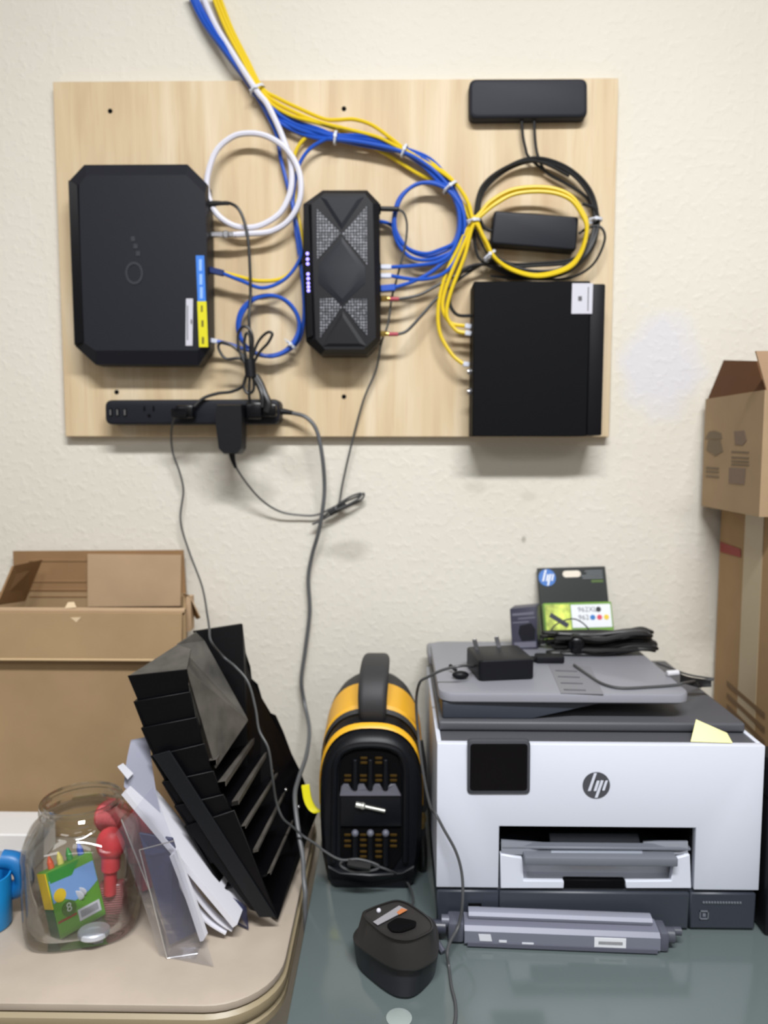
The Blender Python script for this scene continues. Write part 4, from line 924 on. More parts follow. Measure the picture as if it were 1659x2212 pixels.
# ------------------------------------------------------------------ toner roller unit in front of the printer
T = thing('toner_cartridge', 'long silver grey roller cartridge with white label lying before the printer', 'toner cartridge', on(1200, 2045, DZ))
a, b2 = on(1003, 2043, DZ), on(1425, 2060, DZ)
d = (b2-a); L = d.length; d.normalize(); nrm = Vector((-d.y, d.x, 0))
M = Matrix(((d.x, nrm.x, 0, a.x), (d.y, nrm.y, 0, a.y), (0, 0, 1, DZ), (0, 0, 0, 1)))
m_sil = mat('silver_grey', (118, 120, 134), .45, .1); m_sild = mat('silver_dark', (92, 94, 106), .42, .2)
def xs(prof, x0, x1): return [[M @ Vector((x, y, z)) for y, z in prof] for x in (x0, x1)]
part(T, 'housing', MB().loft(xs([(.0, .002), (-.003, .006), (-.002, .022), (.003, .027), (.028, .029), (.032, .024), (.032, .002)], 0, L)), m_sil)
part(T, 'top_rail', MB().loft(xs([(.014, .0292), (.012, .034), (.015, .038), (.024, .039), (.030, .036), (.031, .029)], .006, L*.975)), mat('rail_light', (150, 152, 166), .42, .1), 'paler rail along the top')
part(T, 'lower_edge', MB().loft(xs([(-.0035, .0015), (-.005, .003), (-.0045, .0075), (-.0015, .008)], .004, L-.004)), m_sild)
def mpt(x, y, z): return M @ Vector((x, y, z))
part(T, 'end_cap', MB().box((-.022, .0, .003), (0, .03, .03), .004, 2, M=M).cyl(mpt(-.03, .012, .026), mpt(-.02, .012, .026), .008, 14), m_sild, 'dark left end cap')
part(T, 'end_cap', MB().box((L, .0, .002), (L+.012, .03, .028), .003, 2, M=M), m_sild, 'dark right end cap')
part(T, 'gear', MB().cyl(mpt(-.05, .008, .020), mpt(-.024, .008, .020), .0085, 14, bev=.001).cyl(mpt(-.056, .008, .021), mpt(-.05, .008, .021), .005, 12), mat('gear_dark', (58, 60, 72), .35))
part(T, 'gear', MB().cyl(mpt(L+.01, .014, .017), mpt(L+.022, .014, .017), .010, 14, bev=.001).cyl(mpt(L+.02, .018, .020), mpt(L+.032, .018, .020), .0055, 12), mat('gear_dark', (74, 76, 86), .35))
part(T, 'pin', MB().cyl(mpt(-.062, .005, .019), mpt(-.055, .005, .020), .0045, 12, bev=.001), m_met, 'bright steel pin')
part(T, 'drive_lever', MB().tube([mpt(-.04, -.004, .016), mpt(-.036, -.010, .010), mpt(-.028, -.02, .004)], .004, 8, 3), m_sild)
u0, u1 = .665, .825
lq = [mpt(L*u0, -.0026, .008), mpt(L*u1, -.0026, .008), mpt(L*u1, -.0022, .0205), mpt(L*u0, -.0022, .0205)]
lb = part(T, 'label_sticker', MB().prism(lq, 0, (0, -.0009, 0)), mat('label_white', (226, 228, 232), .5), 'white label', smooth=False)
mb = MB()
for k in range(18):
    x = L*(u0+.022)+k*L*.0068; mb.prism([mpt(x, -.0036, .012), mpt(x+L*.004, -.0036, .012), mpt(x+L*.004, -.0034, .016), mpt(x, -.0034, .016)], 0, (0, -.0003, 0))
part(lb, 'printed_marks', mb, m_txt, smooth=False)
mb = MB().prism([mpt(.02, -.003, .010), mpt(.036, -.003, .010), mpt(.034, -.0026, .019), mpt(.018, -.0026, .019)], 0, (0, -.0006, 0))
mb.prism([mpt(.045, -.003, .009), mpt(.055, -.003, .009), mpt(.055, -.0028, .012), mpt(.045, -.0028, .012)], 0, (0, -.0006, 0)).prism([mpt(.075, -.003, .008), mpt(.09, -.003, .008), mpt(.09, -.0028, .010), mpt(.075, -.0028, .010)], 0, (0, -.0006, 0))
part(T, 'white_marks', mb, mat('mark_white', (214, 216, 222), .5), smooth=False)

# ------------------------------------------------------------------ cartons
def sheet(P, th, n=None):      # a flap: quad with thickness
    a, b2, c, d_ = P; nn = (b2-a).cross(d_-a).normalized()*th
    return [a, b2, c, d_], nn
T = thing('cardboard_carton', 'open brown cardboard carton with flaps up, behind the glass jar', 'carton', (0, -.09, TZ))
cy0, cy1 = -.160, -.016
cxr = at(400, 1315, cy0).x; cxl = -.30
cz = at(200, 1316, cy0).z; k = .004
cxb = at(403, 1300, cy1).x                        # the carton stands slightly askew: its rear right corner lies further left
mb = MB().box((cxl, cy0, TZ+.001), (cxr, cy0+k, cz)).box((cxl, cy1-k, TZ+.001), (cxb, cy1, cz)).box((cxl, cy0+k, TZ+.001), (cxl+k, cy1-k, cz))
mb.prism([Vector((cxr, cy0+k, TZ+.001)), Vector((cxr-k, cy0+k, TZ+.001)), Vector((cxb-k, cy1-k, TZ+.001)), Vector((cxb, cy1-k, TZ+.001))], 0, (0, 0, cz-TZ-.001))
mb.prism([Vector((cxl+k, cy0+k, TZ+.001)), Vector((cxr-k, cy0+k, TZ+.001)), Vector((cxb-k, cy1-k, TZ+.001)), Vector((cxl+k, cy1-k, TZ+.001))], 0, (0, 0, .004))
part(T, 'body', mb, m_card, smooth=False)
bf0, bf1 = at(30, 1190, cy1), at(397, 1188, cy1)
part(T, 'rear_flap', MB().prism([Vector((bf0.x, cy1-k, cz)), Vector((cxb, cy1-k, cz)), Vector((bf1.x, cy1-k, bf1.z)), Vector((bf0.x, cy1-k, bf0.z))], 0, (0, k, 0)), m_card_in, 'upright rear flap', smooth=False)
y_ = cy1-k-.006
part(T, 'inner_flap', MB().prism([at(189, 1311, y_), at(390, 1309, y_), at(391, 1199, y_), at(189, 1197, y_)], 0, (0, .0035, 0)), m_card2, 'paler inner flap', smooth=False)
mb = MB()
for y0, y1 in ((1208, 1213), (1254, 1258), (1272, 1276), (1287, 1290)): mb.prism([at(62, y1, cy1-k), at(188, y1, cy1-k), at(188, y0, cy1-k), at(66, y0, cy1-k)], 0, (0, -.0015, 0), .0005, 1)
part(T, 'crease', mb, m_card_in, smooth=False)
part(T, 'left_flap', MB().prism([at(-6, 1307, cy0+.01), at(55, 1298, cy1-.02), at(92, 1209, cy1-.03), at(30, 1222, cy0+.03)], 0, (-.004, 0, -.001)), m_card_in, 'left flap standing up', smooth=False)
fz = at(200, 1421, cy0-.008).z
part(T, 'front_flap', MB().prism([Vector((cxl, cy0-.0045, cz-.004)), Vector((cxr-.003, cy0-.0045, cz-.004)), Vector((cxr-.004, cy0-.0125, fz)), Vector((cxl, cy0-.0125, fz))], 0, (0, -.0042, 0), .0008, 1), m_card, 'front flap folded down over the side', smooth=False)
part(T, 'front_edge', MB().box((cxl, cy0-.0175, fz-.003), (cxr-.004, cy0-.0118, fz+.001), .001, 1), m_card_edge, 'pale cut edge of the folded flap')
part(T, 'fold_ridge', MB().box((cxl, cy0-.005, cz-.005), (cxr, cy0+.006, cz+.002), .002, 2), m_card2)
part(T, 'right_flap', MB().prism([at(398, 1284, cy1-.01), at(412, 1288, cy0+.05), at(434, 1334, cy0+.05), at(426, 1338, cy1-.05)], 0, (-.003, 0, .002)).prism([at(402, 1290, cy0+.05), at(412, 1290, cy0+.05), at(413, 1362, cy0+.05), at(403, 1366, cy0+.05)], 0, (0, .02, 0)), m_card2, 'torn right flap bent outwards', smooth=False)
part(T, 'tape_scrap', MB().prism([at(140, 1314, cy0-.004), at(165, 1312, cy0-.004), at(160, 1300, cy0+.002), at(147, 1301, cy0+.002)], 0, (0, -.0006, 0)).prism([at(152, 1334, cy0-.010), at(176, 1333, cy0-.010), at(165, 1344, cy0-.010)], 0, (0, -.0006, 0)), mat('torn_paper', (220, 196, 160), .7), 'torn pale paper at the rim', smooth=False)
# white box in front of the carton
a = on(40, 1880, TZ); zt = at(40, 1803, a.y).z
T = thing('white_box', 'flat white box with a grey band in front of the brown carton', 'box', (-.02, a.y+.05, TZ))
xr = at(72, 1800, a.y).x
part(T, 'carton', MB().box((-.25, a.y, TZ+.0005), (xr, cy0-.025, zt), .002, 1), mat('white_card', (226, 224, 222), .6))
zg1, zg0 = at(40, 1838, a.y-.001).z, at(40, 1872, a.y-.001).z
part(T, 'grey_band', MB().box((-.25, a.y-.0012, zg0), (xr-.001, a.y+.002, zg1), .0003, 1), mat('band_grey', (166, 176, 192), .5))
# blue mug at the left edge of the frame
T = thing('blue_cup', 'bright blue plastic cup with a chunky handle at the left edge', 'cup', on(-20, 2010, TZ))
m_bl = mat('bright_blue', (26, 142, 214), .4); m_bl2 = mat('mid_blue', (24, 112, 178), .4)
c = on(-22, 2000, TZ); rB = at(22, 1960, c.y).x-c.x
part(T, 'bowl', MB().lathe([(rB*.9, .001), (rB*.97, .004), (rB, .05), (rB, .073), (rB*.92, .073), (rB*.9, .006), (.0001, .006)], (c.x, c.y, TZ), 28), m_bl)
part(T, 'handle', MB().tube([(c.x+.01, c.y+.02, TZ+.084), (c.x+.026, c.y+.022, TZ+.080), (c.x+.037, c.y+.022, TZ+.066), (c.x+.038, c.y+.022, TZ+.05), (c.x+.026, c.y+.022, TZ+.04), (c.x+.018, c.y+.02, TZ+.04)], .013, 12), m_bl2, 'chunky darker blue handle')

# right hand cartons
T = thing('tall_carton', 'tall taped brown carton standing on the desk right of the printer', 'carton', (1.37, -.18, DZ))
x0c = at(1549, 1300, -.012).x
zt = at(1517, 1094, -.02).z
yN = -.33
part(T, 'body', MB().box((x0c, yN, DZ+.001), (1.62, -.012, zt), .002, 1), card_material('cardboard_dull', (168, 138, 102)))
def xp(px, py, x): 
    d_ = ray(px, py); return CAM + d_*((x-CAM.x)/d_.x)
q0, q1 = xp(1603, 1300, x0c).y, xp(1643, 1300, x0c).y
part(T, 'tape', MB().box((x0c-.0008, q1, DZ+.002), (x0c+.002, q0, zt-.001)), m_tape, 'shiny strip of packing tape', smooth=False)
q = [xp(1556, 1170, x0c-.001), xp(1600, 1186, x0c-.001), xp(1600, 1204, x0c-.001), xp(1556, 1192, x0c-.001)]
part(T, 'red_print', MB().prism(q, 0, (-.0004, 0, 0)), mat('red_print', (150, 62, 54), .7), 'red printed lettering', smooth=False)
mb = MB()
for dy in (0, 26, 50):
    q = [xp(1570, 1470+dy, x0c-.001), xp(1652, 1540+dy*1.2, x0c-.001), xp(1652, 1552+dy*1.2, x0c-.001), xp(1570, 1480+dy, x0c-.001)]
    mb.prism(q, 0, (-.0004, 0, 0))
part(T, 'printed_marks', mb, mat('brown_print', (118, 92, 62), .7), smooth=False)
T = thing('open_carton', 'small open brown carton with printed symbols on top of the tall carton', 'carton', (1.32, -.12, zt))
x0u = at(1519, 1000, -.02).x-.0
z0u = zt+.001; z1u = at(1533, 862, -.02).z
yB, yNu = -.02, xp(1645, 1000, x0u).y
k = .004
mb = MB().prism([Vector((x0u, yNu, z0u)), Vector((1.5, yNu, z0u)), Vector((1.5, yB, z0u)), Vector((x0u, yB, z0u)), Vector((x0u, yNu+k, z0u)), Vector((x0u+k, yNu+k, z0u)), Vector((x0u+k, yB-k, z0u)), Vector((1.5-k, yB-k, z0u)), Vector((1.5-k, yNu+k, z0u)), Vector((x0u, yNu+k-.0001, z0u))], 0, (0, 0, z1u-z0u))
mb.box((x0u+k, yNu+k, z0u+.0005), (1.5-k, yB-k, z0u+k))
part(T, 'body', mb, card_material('cardboard_small', (166, 142, 112)), smooth=False)
def pp(px, py):
    d_ = ray(px, py); n_ = Vector((1, 0, -.22)); return CAM+d_*((Vector((x0u+.002, 0, z1u))-CAM).dot(n_)/d_.dot(n_))
part(T, 'left_flap', MB().prism([Vector((x0u+.002, yB-.004, z1u)), Vector((x0u+.002, yNu+.004, z1u)), pp(1634, 780), pp(1563, 778)], 0, (.0035, 0, 0)), card_material('cardboard_shade', (98, 66, 42)), 'left flap standing up, shade in its colour', smooth=False)  # shade on this flap is put into a darker cardboard colour
zf2 = at(1650, 760, yNu).z
part(T, 'front_flap', MB().prism([Vector((x0u+.004, yNu+.002, z1u)), Vector((1.5, yNu+.002, z1u)), Vector((1.5, yNu-.02, zf2)), at(1633, 758, yNu-.02)], 0, (0, .0035, 0)), m_card_warm, 'paler front flap standing up', smooth=False)
def xm(px, py): return xp(px, py, x0u-.0004)
mb = MB()
mb.prism([xm(1526, 942), xm(1532, 932), xm(1544, 930), xm(1558, 936), xm(1560, 948), xm(1524, 948)], 0, (-.0004, 0, 0))
mb.prism([xm(1530, 950), xm(1556, 950), xm(1562, 975), xm(1545, 985), xm(1526, 972)], 0, (-.0004, 0, 0))
for y in (1008, 1016, 1026): mb.prism([xm(1525, y), xm(1553, y+2), xm(1553, y+6), xm(1525, y+4)], 0, (-.0004, 0, 0))
for y in (974, 986, 994, 1001): mb.prism([xm(1580, y), xm(1618, y+2), xm(1618, y+5), xm(1580, y+3)], 0, (-.0004, 0, 0))
part(T, 'printed_symbol', mb, mat('symbol_grey', (120, 104, 82), .8), smooth=False)
m_sy = mat('symbol_brown', (128, 108, 92), .8)
part(T, 'printed_block', MB().prism([xm(1575, 1010), xm(1611, 1012), xm(1608, 1047), xm(1574, 1043)], 0, (-.0004, 0, 0)), m_sy, smooth=False)
part(T, 'printed_block', MB().prism([xm(1586, 932), xm(1608, 930), xm(1613, 952), xm(1604, 962), xm(1588, 960)], 0, (-.0004, 0, 0)), m_sy, smooth=False)
# black case right of the printer
T = thing('black_case', 'black plastic case at the right edge beside the white printer', 'case', (1.22, -.39, DZ))
a = on(1647, 2006, DZ)
part(T, 'shell', MB().box((px1+.006, -.395, DZ+.0005), (1.36, -.338, .985), .004, 2), m_blk)
part(T, 'lid_seam', MB().box((px1+.0055, -.3955, .93), (1.3605, -.3375, .933), .0005, 1), m_ink)

# ------------------------------------------------------------------ black tiered file organizer
T = thing('file_organizer', 'dusty black tiered file organizer leaning left between carton and inflator', 'file organizer', on(590, 1975, TZ))
YO = -.392
FL = [(275, 1460), (288, 1516), (304, 1573), (325, 1634), (349, 1690), (376, 1742), (398, 1786), (541, 1966)]
FR = [(404, 1446), (411, 1494), (425, 1549), (442, 1606), (461, 1665), (482, 1716), (506, 1750), (600, 1984)]
m_org = mat('organizer_black', (8, 8, 11), .4, spec=.2); m_dust = mat('dusty_plastic', (76, 73, 68), .65, var=.30, vscale=22)
m_shelf = mat('organizer_shelf', (80, 76, 71), .5, var=.2, vscale=30)  # dust plus light caught on the black rims, put into one grey
nT = 7
SF = [((467, 1652), (534, 1549), .007), ((487, 1698), (561, 1586), .007), ((515, 1738), (581, 1624), .006), ((530, 1790), (603, 1668), .004), ((556, 1840), (617, 1712), .004), ((584, 1890), (635, 1772), .003)]
ybk = [-.235+.016*i for i in range(8)]
BRp = [(524, 1349), (545, 1440), (565, 1505), (600, 1570), (627, 1630), (652, 1692), (680, 1745), (668, 1800)]
for i in range(nT):
    y_ = YO-.0012*i
    tl, tr = at(*FL[i], y_), at(*FR[i], y_)
    bl_, br_ = at(FL[i+1][0]+14, FL[i+1][1]+8, y_+.004), at(FR[i+1][0]-3, FR[i+1][1]+8, y_+.004)
    if i == nT-1: bl_, br_ = at(541, 1966, y_), at(600, 1986, y_)
    tr_ = part(T, 'tray', MB().prism([tl, tr, br_, bl_], 0, (0, .003, 0), .0006, 1), m_org, 'black front of one tray')
    if i == 0: continue
    # floor of the tray runs back towards the wall
    f1 = at(*SF[i-1][0], y_+.004); v = on(*SF[i-1][1], f1.z)-f1
    f0 = f1+(tl-tr)*.97
    part(tr_, 'tray_floor', MB().prism([f0, f1, f1+v, f0+v], 0, (0, 0, SF[i-1][2])), m_org, smooth=False)
    uu = (tl-tr).normalized(); zz = Vector((0, 0, SF[i-1][2]+.0006))
    part(tr_, 'tray_edge', MB().prism([f1+uu*SF[i-1][2]*1.5, f1-uu*.0008, f1+v*.96-uu*.0008, f1+v*.96+uu*.002], 0, zz), m_shelf, 'dusty tray edge, caught light in its grey', smooth=False)
    part(tr_, 'tray_side', MB().prism([tl, f0, f0+v, tl+v], 0, (.003, 0, 0)), m_org, smooth=False)
# top cover and dusty side sheet of the uppermost tray
part(T, 'top_sheet', MB().prism([at(279, 1459, YO+.004), at(403, 1446, YO+.004), at(412, 1402, YO+.06), at(384, 1392, YO+.07)], 0, (0, .001, -.003)), m_dust, 'dusty grey top sheet', smooth=False)
part(T, 'side_sheet', MB().prism([at(404, 1448, YO+.003), at(384, 1392, YO+.07), at(424, 1366, YO+.09), at(442, 1384, YO+.1), at(531, 1545, YO+.11), at(536, 1556, YO+.10), at(466, 1660, YO+.004)], 0, (-.002, .002, 0)), m_dust, 'dusty grey side sheet', smooth=False)
bkp = [(421, 1364, -.245), (524, 1348, -.235), (531, 1410, -.229), (541, 1440, -.226), (544, 1466, -.222), (557, 1478, -.22), (566, 1508, -.215), (585, 1540, -.21), (596, 1545, -.205), (612, 1580, -.2), (630, 1628, -.19), (650, 1668, -.18), (662, 1700, -.17), (672, 1738, -.16), (686, 1756, -.155), (668, 1800, -.19), (640, 1868, -.26), (601, 1986, -.385), (590, 1985, -.375), (545, 1900, -.30), (470, 1640, -.26)]
part(T, 'back_panel', MB().prism([at(*p) for p in bkp], 0, (-.004, .004, 0)), m_org, 'black back panel with a stepped edge', smooth=False)
part(T, 'front_strip', MB().prism([at(330, 1632, YO-.010), at(366, 1622, YO-.010), at(596, 1982, YO-.010), at(560, 1982, YO-.010)], 0, (0, .003, 0), .0006, 1), mat('organizer_strip', (20, 22, 26), .45, spec=.3), 'charcoal strip along the lower front', smooth=False)
for px_, py_, yy in ((523, 1551, -.285), (588, 1667, -.25), (617, 1706, -.25), (645, 1743, -.235)):
    part(T, 'speck', MB().ball(at(px_, py_, yy), .0028, 10), m_met, 'small bright rivet')  # small bright metal balls beside the tray edges
# yellow strap hooked over it
T = thing('yellow_strap', 'short bright yellow strap sticking out right of the black organizer', 'strap', at(680, 1760, -.2))
part(T, 'webbing', MB().loft([[p+v for v in (Vector((-.006, -.002, .002)), Vector((.006, -.002, .004)), Vector((.006, .002, .004)), Vector((-.006, .002, .002)))] for p in crom([at(660, 1700, -.235), at(665, 1730, -.24), at(675, 1750, -.245), at(687, 1758, -.25), at(699, 1756, -.255)], 5)]), mat('strap_yellow', (236, 226, 20), .5))
part(T, 'end_tab', MB().box(at(691, 1769, -.262), at(703, 1748, -.250), .002, 2), mat('strap_tab', (226, 214, 30), .5))

# ------------------------------------------------------------------ papers and clear sleeves in front of the organizer
m_pap = mat('paper_white', (222, 222, 230), .7); m_pap2 = mat('paper_grey', (196, 196, 206), .7)
def curved_sheet(a0, a1, b0, b1, bend, th=.0009, n=14):
    """near edge a0->a1, far edge b0->b1; bend pushes the middle sideways"""
    vs = []; fs = []
    for s_ in (0, 1):
        for i in range(n+1):
            u = i/n; o = Vector(bend)*math.sin(PI*u)
            for p, q in ((a0, a1), (b0, b1)): vs.append(p.lerp(q, u)+o+Vector((0, 0, th*s_)))
    m1 = 2*(n+1)
    for i in range(n):
        q = (2*i, 2*i+1, 2*i+3, 2*i+2); fs += [tuple(reversed(q)), tuple(k_+m1 for k_ in q), (2*i, 2*i+2, 2*i+2+m1, 2*i+m1), (2*i+1, 2*i+1+m1, 2*i+3+m1, 2*i+3)]
    fs += [(0, m1, m1+1, 1), (2*n, 2*n+1, 2*n+1+m1, 2*n+m1)]
    return MB().raw(vs, fs)
YP = -.415
def pap(p0, p1, dy, yn, bend, m, lab, nm='paper_sheet', far=(.028, .036), th=.0009):
    a0 = at(*p0, yn); a1 = at(*p1, yn)
    f_ = Vector((far[0]*.3, dy, far[1]*.0))
    solo(nm, curved_sheet(a0, a1, a0+f_, a1+f_, bend, th), m, lab, 'paper')
def ribbon(px, yn, v, th, m, label, nm='paper_sheet'):
    P = crom([at(*p, yn) for p in px], 6) if len(px) > 2 else [at(*p, yn) for p in px]
    v = Vector(v); rings = []
    for i, p in enumerate(P):
        t_ = (P[min(i+1, len(P)-1)]-P[max(i-1, 0)]).normalized(); n_ = t_.cross(v).normalized()*th
        rings.append([p, p+v, p+v+n_, p+n_])
    return solo(nm, MB().loft(rings), m, label, 'paper', smooth=False)
ribbon([(262, 1717), (503, 2004)], YP-.010, (.002, .055, .002), .0075, m_pap, 'thick white stack of paper leaning diagonally against the black organizer', 'paper_stack')
ribbon([(360, 1848), (398, 1936), (440, 1990), (486, 2020)], YP-.006, (0, .012, 0), .0024, m_pap, 'white sheet curving downwards just under the diagonal paper stack')
ribbon([(388, 1878), (424, 1942), (464, 1988), (500, 2013)], YP-.004, (0, .012, 0), .0020, m_pap, 'short white sheet bowed between the diagonal stack and the curving sheet')
ribbon([(366, 1850), (402, 1945), (432, 2034)], YP-.030, (.002, .016, 0), .0045, m_pap, 'nearly upright white sheet right of the navy booklet')
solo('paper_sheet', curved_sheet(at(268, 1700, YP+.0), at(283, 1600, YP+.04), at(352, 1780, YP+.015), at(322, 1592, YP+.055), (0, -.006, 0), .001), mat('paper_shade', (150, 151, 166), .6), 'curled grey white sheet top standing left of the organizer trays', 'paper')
solo('paper_scrap', curved_sheet(at(254, 1657, YP-.005), at(276, 1684, YP-.005), at(266, 1650, YP+.01), at(288, 1672, YP+.01), (0, 0, 0), .001), m_pap, 'small white paper corner poking up left of the organizer', 'paper')
m_clr = clear_mat('clear_plastic', (.96, .965, .98), .012, .10, .04, (206, 206, 220), .3)
m_clr2 = clear_mat('clear_acrylic', (.97, .97, .98), .004, .12, .015, (214, 216, 226), .25)
T = thing('brochure_holder', 'clear acrylic brochure holder standing right of the glass jar', 'holder', on(395, 2065, TZ))
h0 = [on(361, 2070, TZ+.001), on(427, 2060, TZ+.001)]
yH = h0[0].y
tl, tr = at(301, 1836, yH+.02), at(376, 1816, yH+.02)
bs = Vector((.0, .022, 0))
part(T, 'front_sheet', MB().prism([h0[0], h0[1], tr, tl], 0, (0, .0015, 0), .0003, 1), m_clr2, smooth=False)
part(T, 'back_sheet', MB().prism([h0[0]+bs, h0[1]+bs, at(330, 1760, yH+.05), at(262, 1770, yH+.05)], 0, (0, .0015, 0), .0003, 1), m_clr2, smooth=False)
part(T, 'base_lip', MB().box((h0[0].x, yH, TZ+.0005), (h0[1].x, yH+.022, TZ+.002)), m_clr2, smooth=False)
part(T, 'edge', MB().tube([h0[0], tl], .0009, 6).tube([tl, tr], .0008, 6).tube([h0[0], h0[1]], .0009, 6).tube([h0[0]+bs, at(262, 1770, yH+.05)], .001, 6), clear_mat('acrylic_edge', (.8, .8, .84), .3, .1, .45, (214, 208, 200)), 'pale polished edges')
solo('navy_booklet', MB().prism([on(362, 2052, TZ+.008)+Vector((0, .008, 0)), on(428, 2020, TZ+.008)+Vector((0, .010, 0)), at(372, 1812, yH+.032), at(300, 1800, yH+.032)], 0, (0, .004, 0), .0005, 1), mat('navy_cover', (54, 58, 92), .5, var=.08, vscale=40), 'navy blue booklet inside the clear acrylic holder', 'booklet', smooth=False)
solo('plastic_sleeve', curved_sheet(on(345, 2064, TZ+.002), at(250, 1800, -.44), on(462, 2088, TZ+.002), at(330, 1700, -.445), (0, .006, 0), .0006), m_clr, 'clear plastic sleeve slanting between the glass jar and the papers', 'sleeve')
solo('plastic_sleeve', MB().prism([at(488, 1930, YP+.02), at(532, 1958, YP+.02), on(537, 2008, TZ+.003), on(500, 1990, TZ+.004)], 0, (0, .001, 0)), clear_mat('smoke_plastic', (.42, .44, .60), .03, .1, .25, (60, 66, 104)), 'smoky blue plastic sleeve edge under the black organizer', 'sleeve', smooth=False)

# ------------------------------------------------------------------ glass jar and what is in it
jc = on(175, 2000, TZ); JX, JY = jc.x+.001, -.378
def jr(r, z, e, yaw=.25, n=56):
    out = []
    for k in range(n):
        a = 2*PI*k/n; ca, sa = math.cos(a), math.sin(a)
        x = math.copysign(abs(ca)**(2/e), ca)*r; y = math.copysign(abs(sa)**(2/e), sa)*r
        out.append(Vector((JX+x*math.cos(yaw)-y*math.sin(yaw), JY+x*math.sin(yaw)+y*math.cos(yaw), TZ+z)))
    return out
JH = at(180, 1722, JY).z-TZ
m_jar = clear_mat('jar_glass', (.955, .965, .96), .035, .02)
R0 = .0745; sH = JH*.70
prof = [(R0*.80, .001, 3.0), (R0*.93, .004, 3.2), (R0*.99, .014, 3.4), (R0, .03, 3.6), (R0, sH*.93, 3.6), (R0*.985, sH, 3.2), (R0*.93, sH+.012, 2.8), (R0*.80, sH+.022, 2.3), (R0*.705, sH+.029, 2.0), (R0*.69, sH+.034, 2), (R0*.735, sH+.037, 2), (R0*.735, sH+.041, 2), (R0*.70, sH+.044, 2), (R0*.72, sH+.050, 2), (R0*.72, JH-.006, 2), (R0*.70, JH-.001, 2), (R0*.66, JH, 2)]
T = thing('glass_jar', 'large clear wide mouthed glass jar holding crayons and red plastic pieces', 'jar', (JX, JY, TZ))
part(T, 'glass', MB().loft([jr(r, z, e) for r, z, e in prof]+[jr(R0*.64, JH-.003, 2), jr(R0*.63, sH+.036, 2), jr(R0*.74, sH+.02, 2.3), jr(R0*.9, sH+.004, 2.9), jr(R0*.94, sH*.9, 3.6), jr(R0*.94, .03, 3.6), jr(R0*.88, .013, 3.2), jr(R0*.6, .010, 3)], caps=True), m_jar)
# crayon box
ca_ = [at(130, 2030, JY-.050), at(238, 1970, JY+.008), at(220, 1836, JY+.024), at(94, 1888, JY-.034)]
xa = (ca_[1]-ca_[0]); cw = xa.length*.92; xa.normalize(); ya = (ca_[3]-ca_[0]); ch = ya.length; ya = (ya-xa*ya.dot(xa)).normalized(); za = xa.cross(ya).normalized()
MC = Matrix(((xa.x, ya.x, za.x, ca_[0].x), (xa.y, ya.y, za.y, ca_[0].y), (xa.z, ya.z, za.z, ca_[0].z), (0, 0, 0, 1)))
T = thing('crayon_box', 'green and yellow crayon box tilted inside the glass jar', 'crayon box', ca_[0])
part(T, 'carton', MB().box((0, 0, -.024), (cw, ch, 0), .0006, 1, M=MC), mat('crayon_green', (92, 152, 48), .5))
part(T, 'yellow_side', MB().box((-.0008, ch*.45, -.0235), (.0005, ch*.99, 0), M=MC).box((-.0008, ch*.0, -.0235), (.0005, ch*.45, 0), mi=1, M=MC), [mat('crayon_yellow', (236, 196, 20), .5), mat('crayon_dark_green', (44, 92, 56), .5)], 'yellow narrow side', smooth=False)
part(T, 'sky_picture', MB().prism([MC @ Vector((x*cw, y*ch, 0)) for x, y in ((.03, .52), (.2, .55), (.45, .42), (.75, .46), (.98, .55), (.98, .86), (.03, .86))], 0, za*.0007), mat('crayon_sky', (120, 160, 218), .5), smooth=False)
part(T, 'leaf_picture', MB().prism([MC @ Vector((x*cw, y*ch, 0)) for x, y in ((.05, .82), (.5, .80), (.7, .97), (.05, .98))], 0, za*.0009), mat('crayon_leaf', (44, 138, 50), .5), smooth=False)
part(T, 'sun_picture', MB().lathe([(.0085, 0), (.0085, .0011), (.0001, .0011)], n=20, M=MC @ Matrix.Translation((.18*cw, .60*ch, 0))), mat('crayon_sun', (224, 188, 30), .5))
part(T, 'cloud_picture', MB().ball(MC @ Vector((.52*cw, .47*ch, 0)), .009, 12, sc3=(1, .12, .8)).ball(MC @ Vector((.60*cw, .5*ch, 0)), .008, 12, sc3=(1, .12, .8)), m_lblw)
part(T, 'price_label', MB().prism([MC @ Vector((x*cw, y*ch, 0)) for x, y in ((.45, .10), (.92, .10), (.92, .27), (.45, .27))], 0, za*.0009), m_lblw, smooth=False)
mb = MB()
for k_ in range(14): mb.prism([MC @ Vector(((.5+.027*k_)*cw+dx, y*ch, .0008)) for dx, y in ((0, .14), (.0008, .14), (.0008, .24), (0, .24))], 0, za*.0005)
part(T, 'barcode', mb, m_txt, smooth=False)
part(T, 'badge', MB().lathe([(.010, 0), (.010, .0010), (.0001, .0010)], n=20, M=MC @ Matrix.Translation((.30*cw, .36*ch, 0))).box((.03*cw, .22*ch, 0), (.42*cw, .25*ch, .0009), mi=1, M=MC), [mat('badge_green', (74, 110, 44), .5), mat('badge_red', (150, 60, 40), .5)])
part(T, 'number', MB().text('8', MC @ Matrix.Translation((.30*cw, .37*ch, .0012)), .016, .0003), mat('badge_silver', (190, 196, 190), .4), smooth=False)
cz_ = za*-.012
for i_, (cc, u) in enumerate((((220, 90, 50), .22), ((240, 226, 120), .42), ((60, 90, 180), .86), ((50, 140, 60), .62))):
    p = MC @ Vector((u*cw, ch*.98, -.012)); solo('crayon', MB().cyl(p, p+ya*.010, .0042, 10).cyl(p+ya*.010, p+ya*.018, .0040, 10, r2=.0012), mat('crayon_wax', cc, .5), {0: 'orange', 1: 'cream', 2: 'blue', 3: 'green'}[i_]+' crayon tip sticking out of the crayon box in the jar', 'crayon', 'crayons in the jar')
m_red = mat('red_plastic', (226, 70, 78), .45)
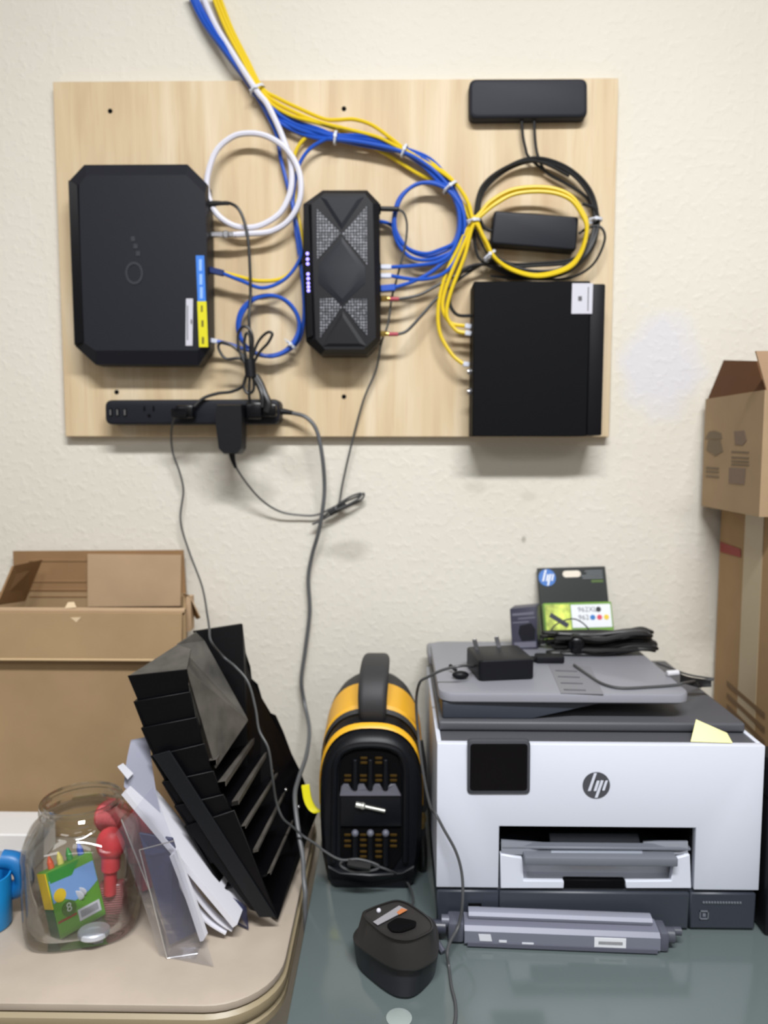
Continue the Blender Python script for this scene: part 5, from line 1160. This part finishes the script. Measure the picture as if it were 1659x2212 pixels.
def scoop(hx, hy, y0, tx, ty, y1, r, lab, hx2=0):
    T = thing('red_scoop', lab, 'scoop', at(tx, ty, y1), 'red plastic scoops')
    h = at(hx, hy, y0); b_ = at(tx, ty, y1)
    part(T, 'bowl', MB().ball(h, r, 20, sc3=(1, .85, 1.12)), m_red)
    part(T, 'handle', MB().tube([h+(b_-h)*.2, h.lerp(b_, .5), b_], [r*.62]*9+[r*.42]*8, 12), m_red)
scoop(240, 1822, JY+.012, 238, 1930, JY+.012, .0205, 'red plastic scoop upright inside the right side of the jar')
scoop(294, 1792, JY+.082, 312, 1918, JY+.072, .027, 'red plastic scoop standing behind the jar, right of it')
solo('red_disc', MB().lathe([(.0001, 0), (.024, .0), (.026, .004), (.024, .007), (.0001, .007)], (0, 0, 0), 28, M=Matrix.Translation(at(242, 1764, JY+.12)) @ Matrix.Rotation(.5, 4, 'Y') @ Matrix.Rotation(.9, 4, 'X')), m_red, 'round red plastic lid seen through the jar neck', 'lid')
m_pk = clear_mat('pink_plastic', (.93, .72, .72), .06, .2, .45, (196, 120, 122))
mb = MB().box((0, 0, 0), (.034, .016, .082), .002, 1, M=Matrix.Translation(at(227, 2034, JY+.012)) @ Matrix.Rotation(-.1, 4, 'Y'))
T = thing('pin_case', 'pinkish translucent ribbed case standing inside the right of the jar', 'case', at(245, 2034, JY+.012))
part(T, 'shell', mb, m_pk)
mb = MB(); MM = Matrix.Translation(at(227, 2034, JY+.012)) @ Matrix.Rotation(-.1, 4, 'Y')
for k_ in range(22): mb.box((.002, -.0006, .006+.0034*k_), (.032, .0004, .0072+.0034*k_), M=MM)
part(T, 'rib', mb, mat('pink_rib', (206, 140, 142), .5), smooth=False)
c = on(192, 2034, TZ+.013)
solo('tin_disc', MB().lathe([(.0001, 0), (.021, 0), (.0225, .002), (.0225, .008), (.021, .010), (.0001, .010)], (0, 0, 0), 28, M=Matrix.Translation(on(203, 2020, TZ+.014)) @ Matrix.Rotation(-.12, 4, 'X') @ Matrix.Diagonal((.9, .9, .8, 1))), mat('pale_tin', (196, 200, 208), .35, .2), 'pale round tin lying on the bottom of the jar', 'tin')
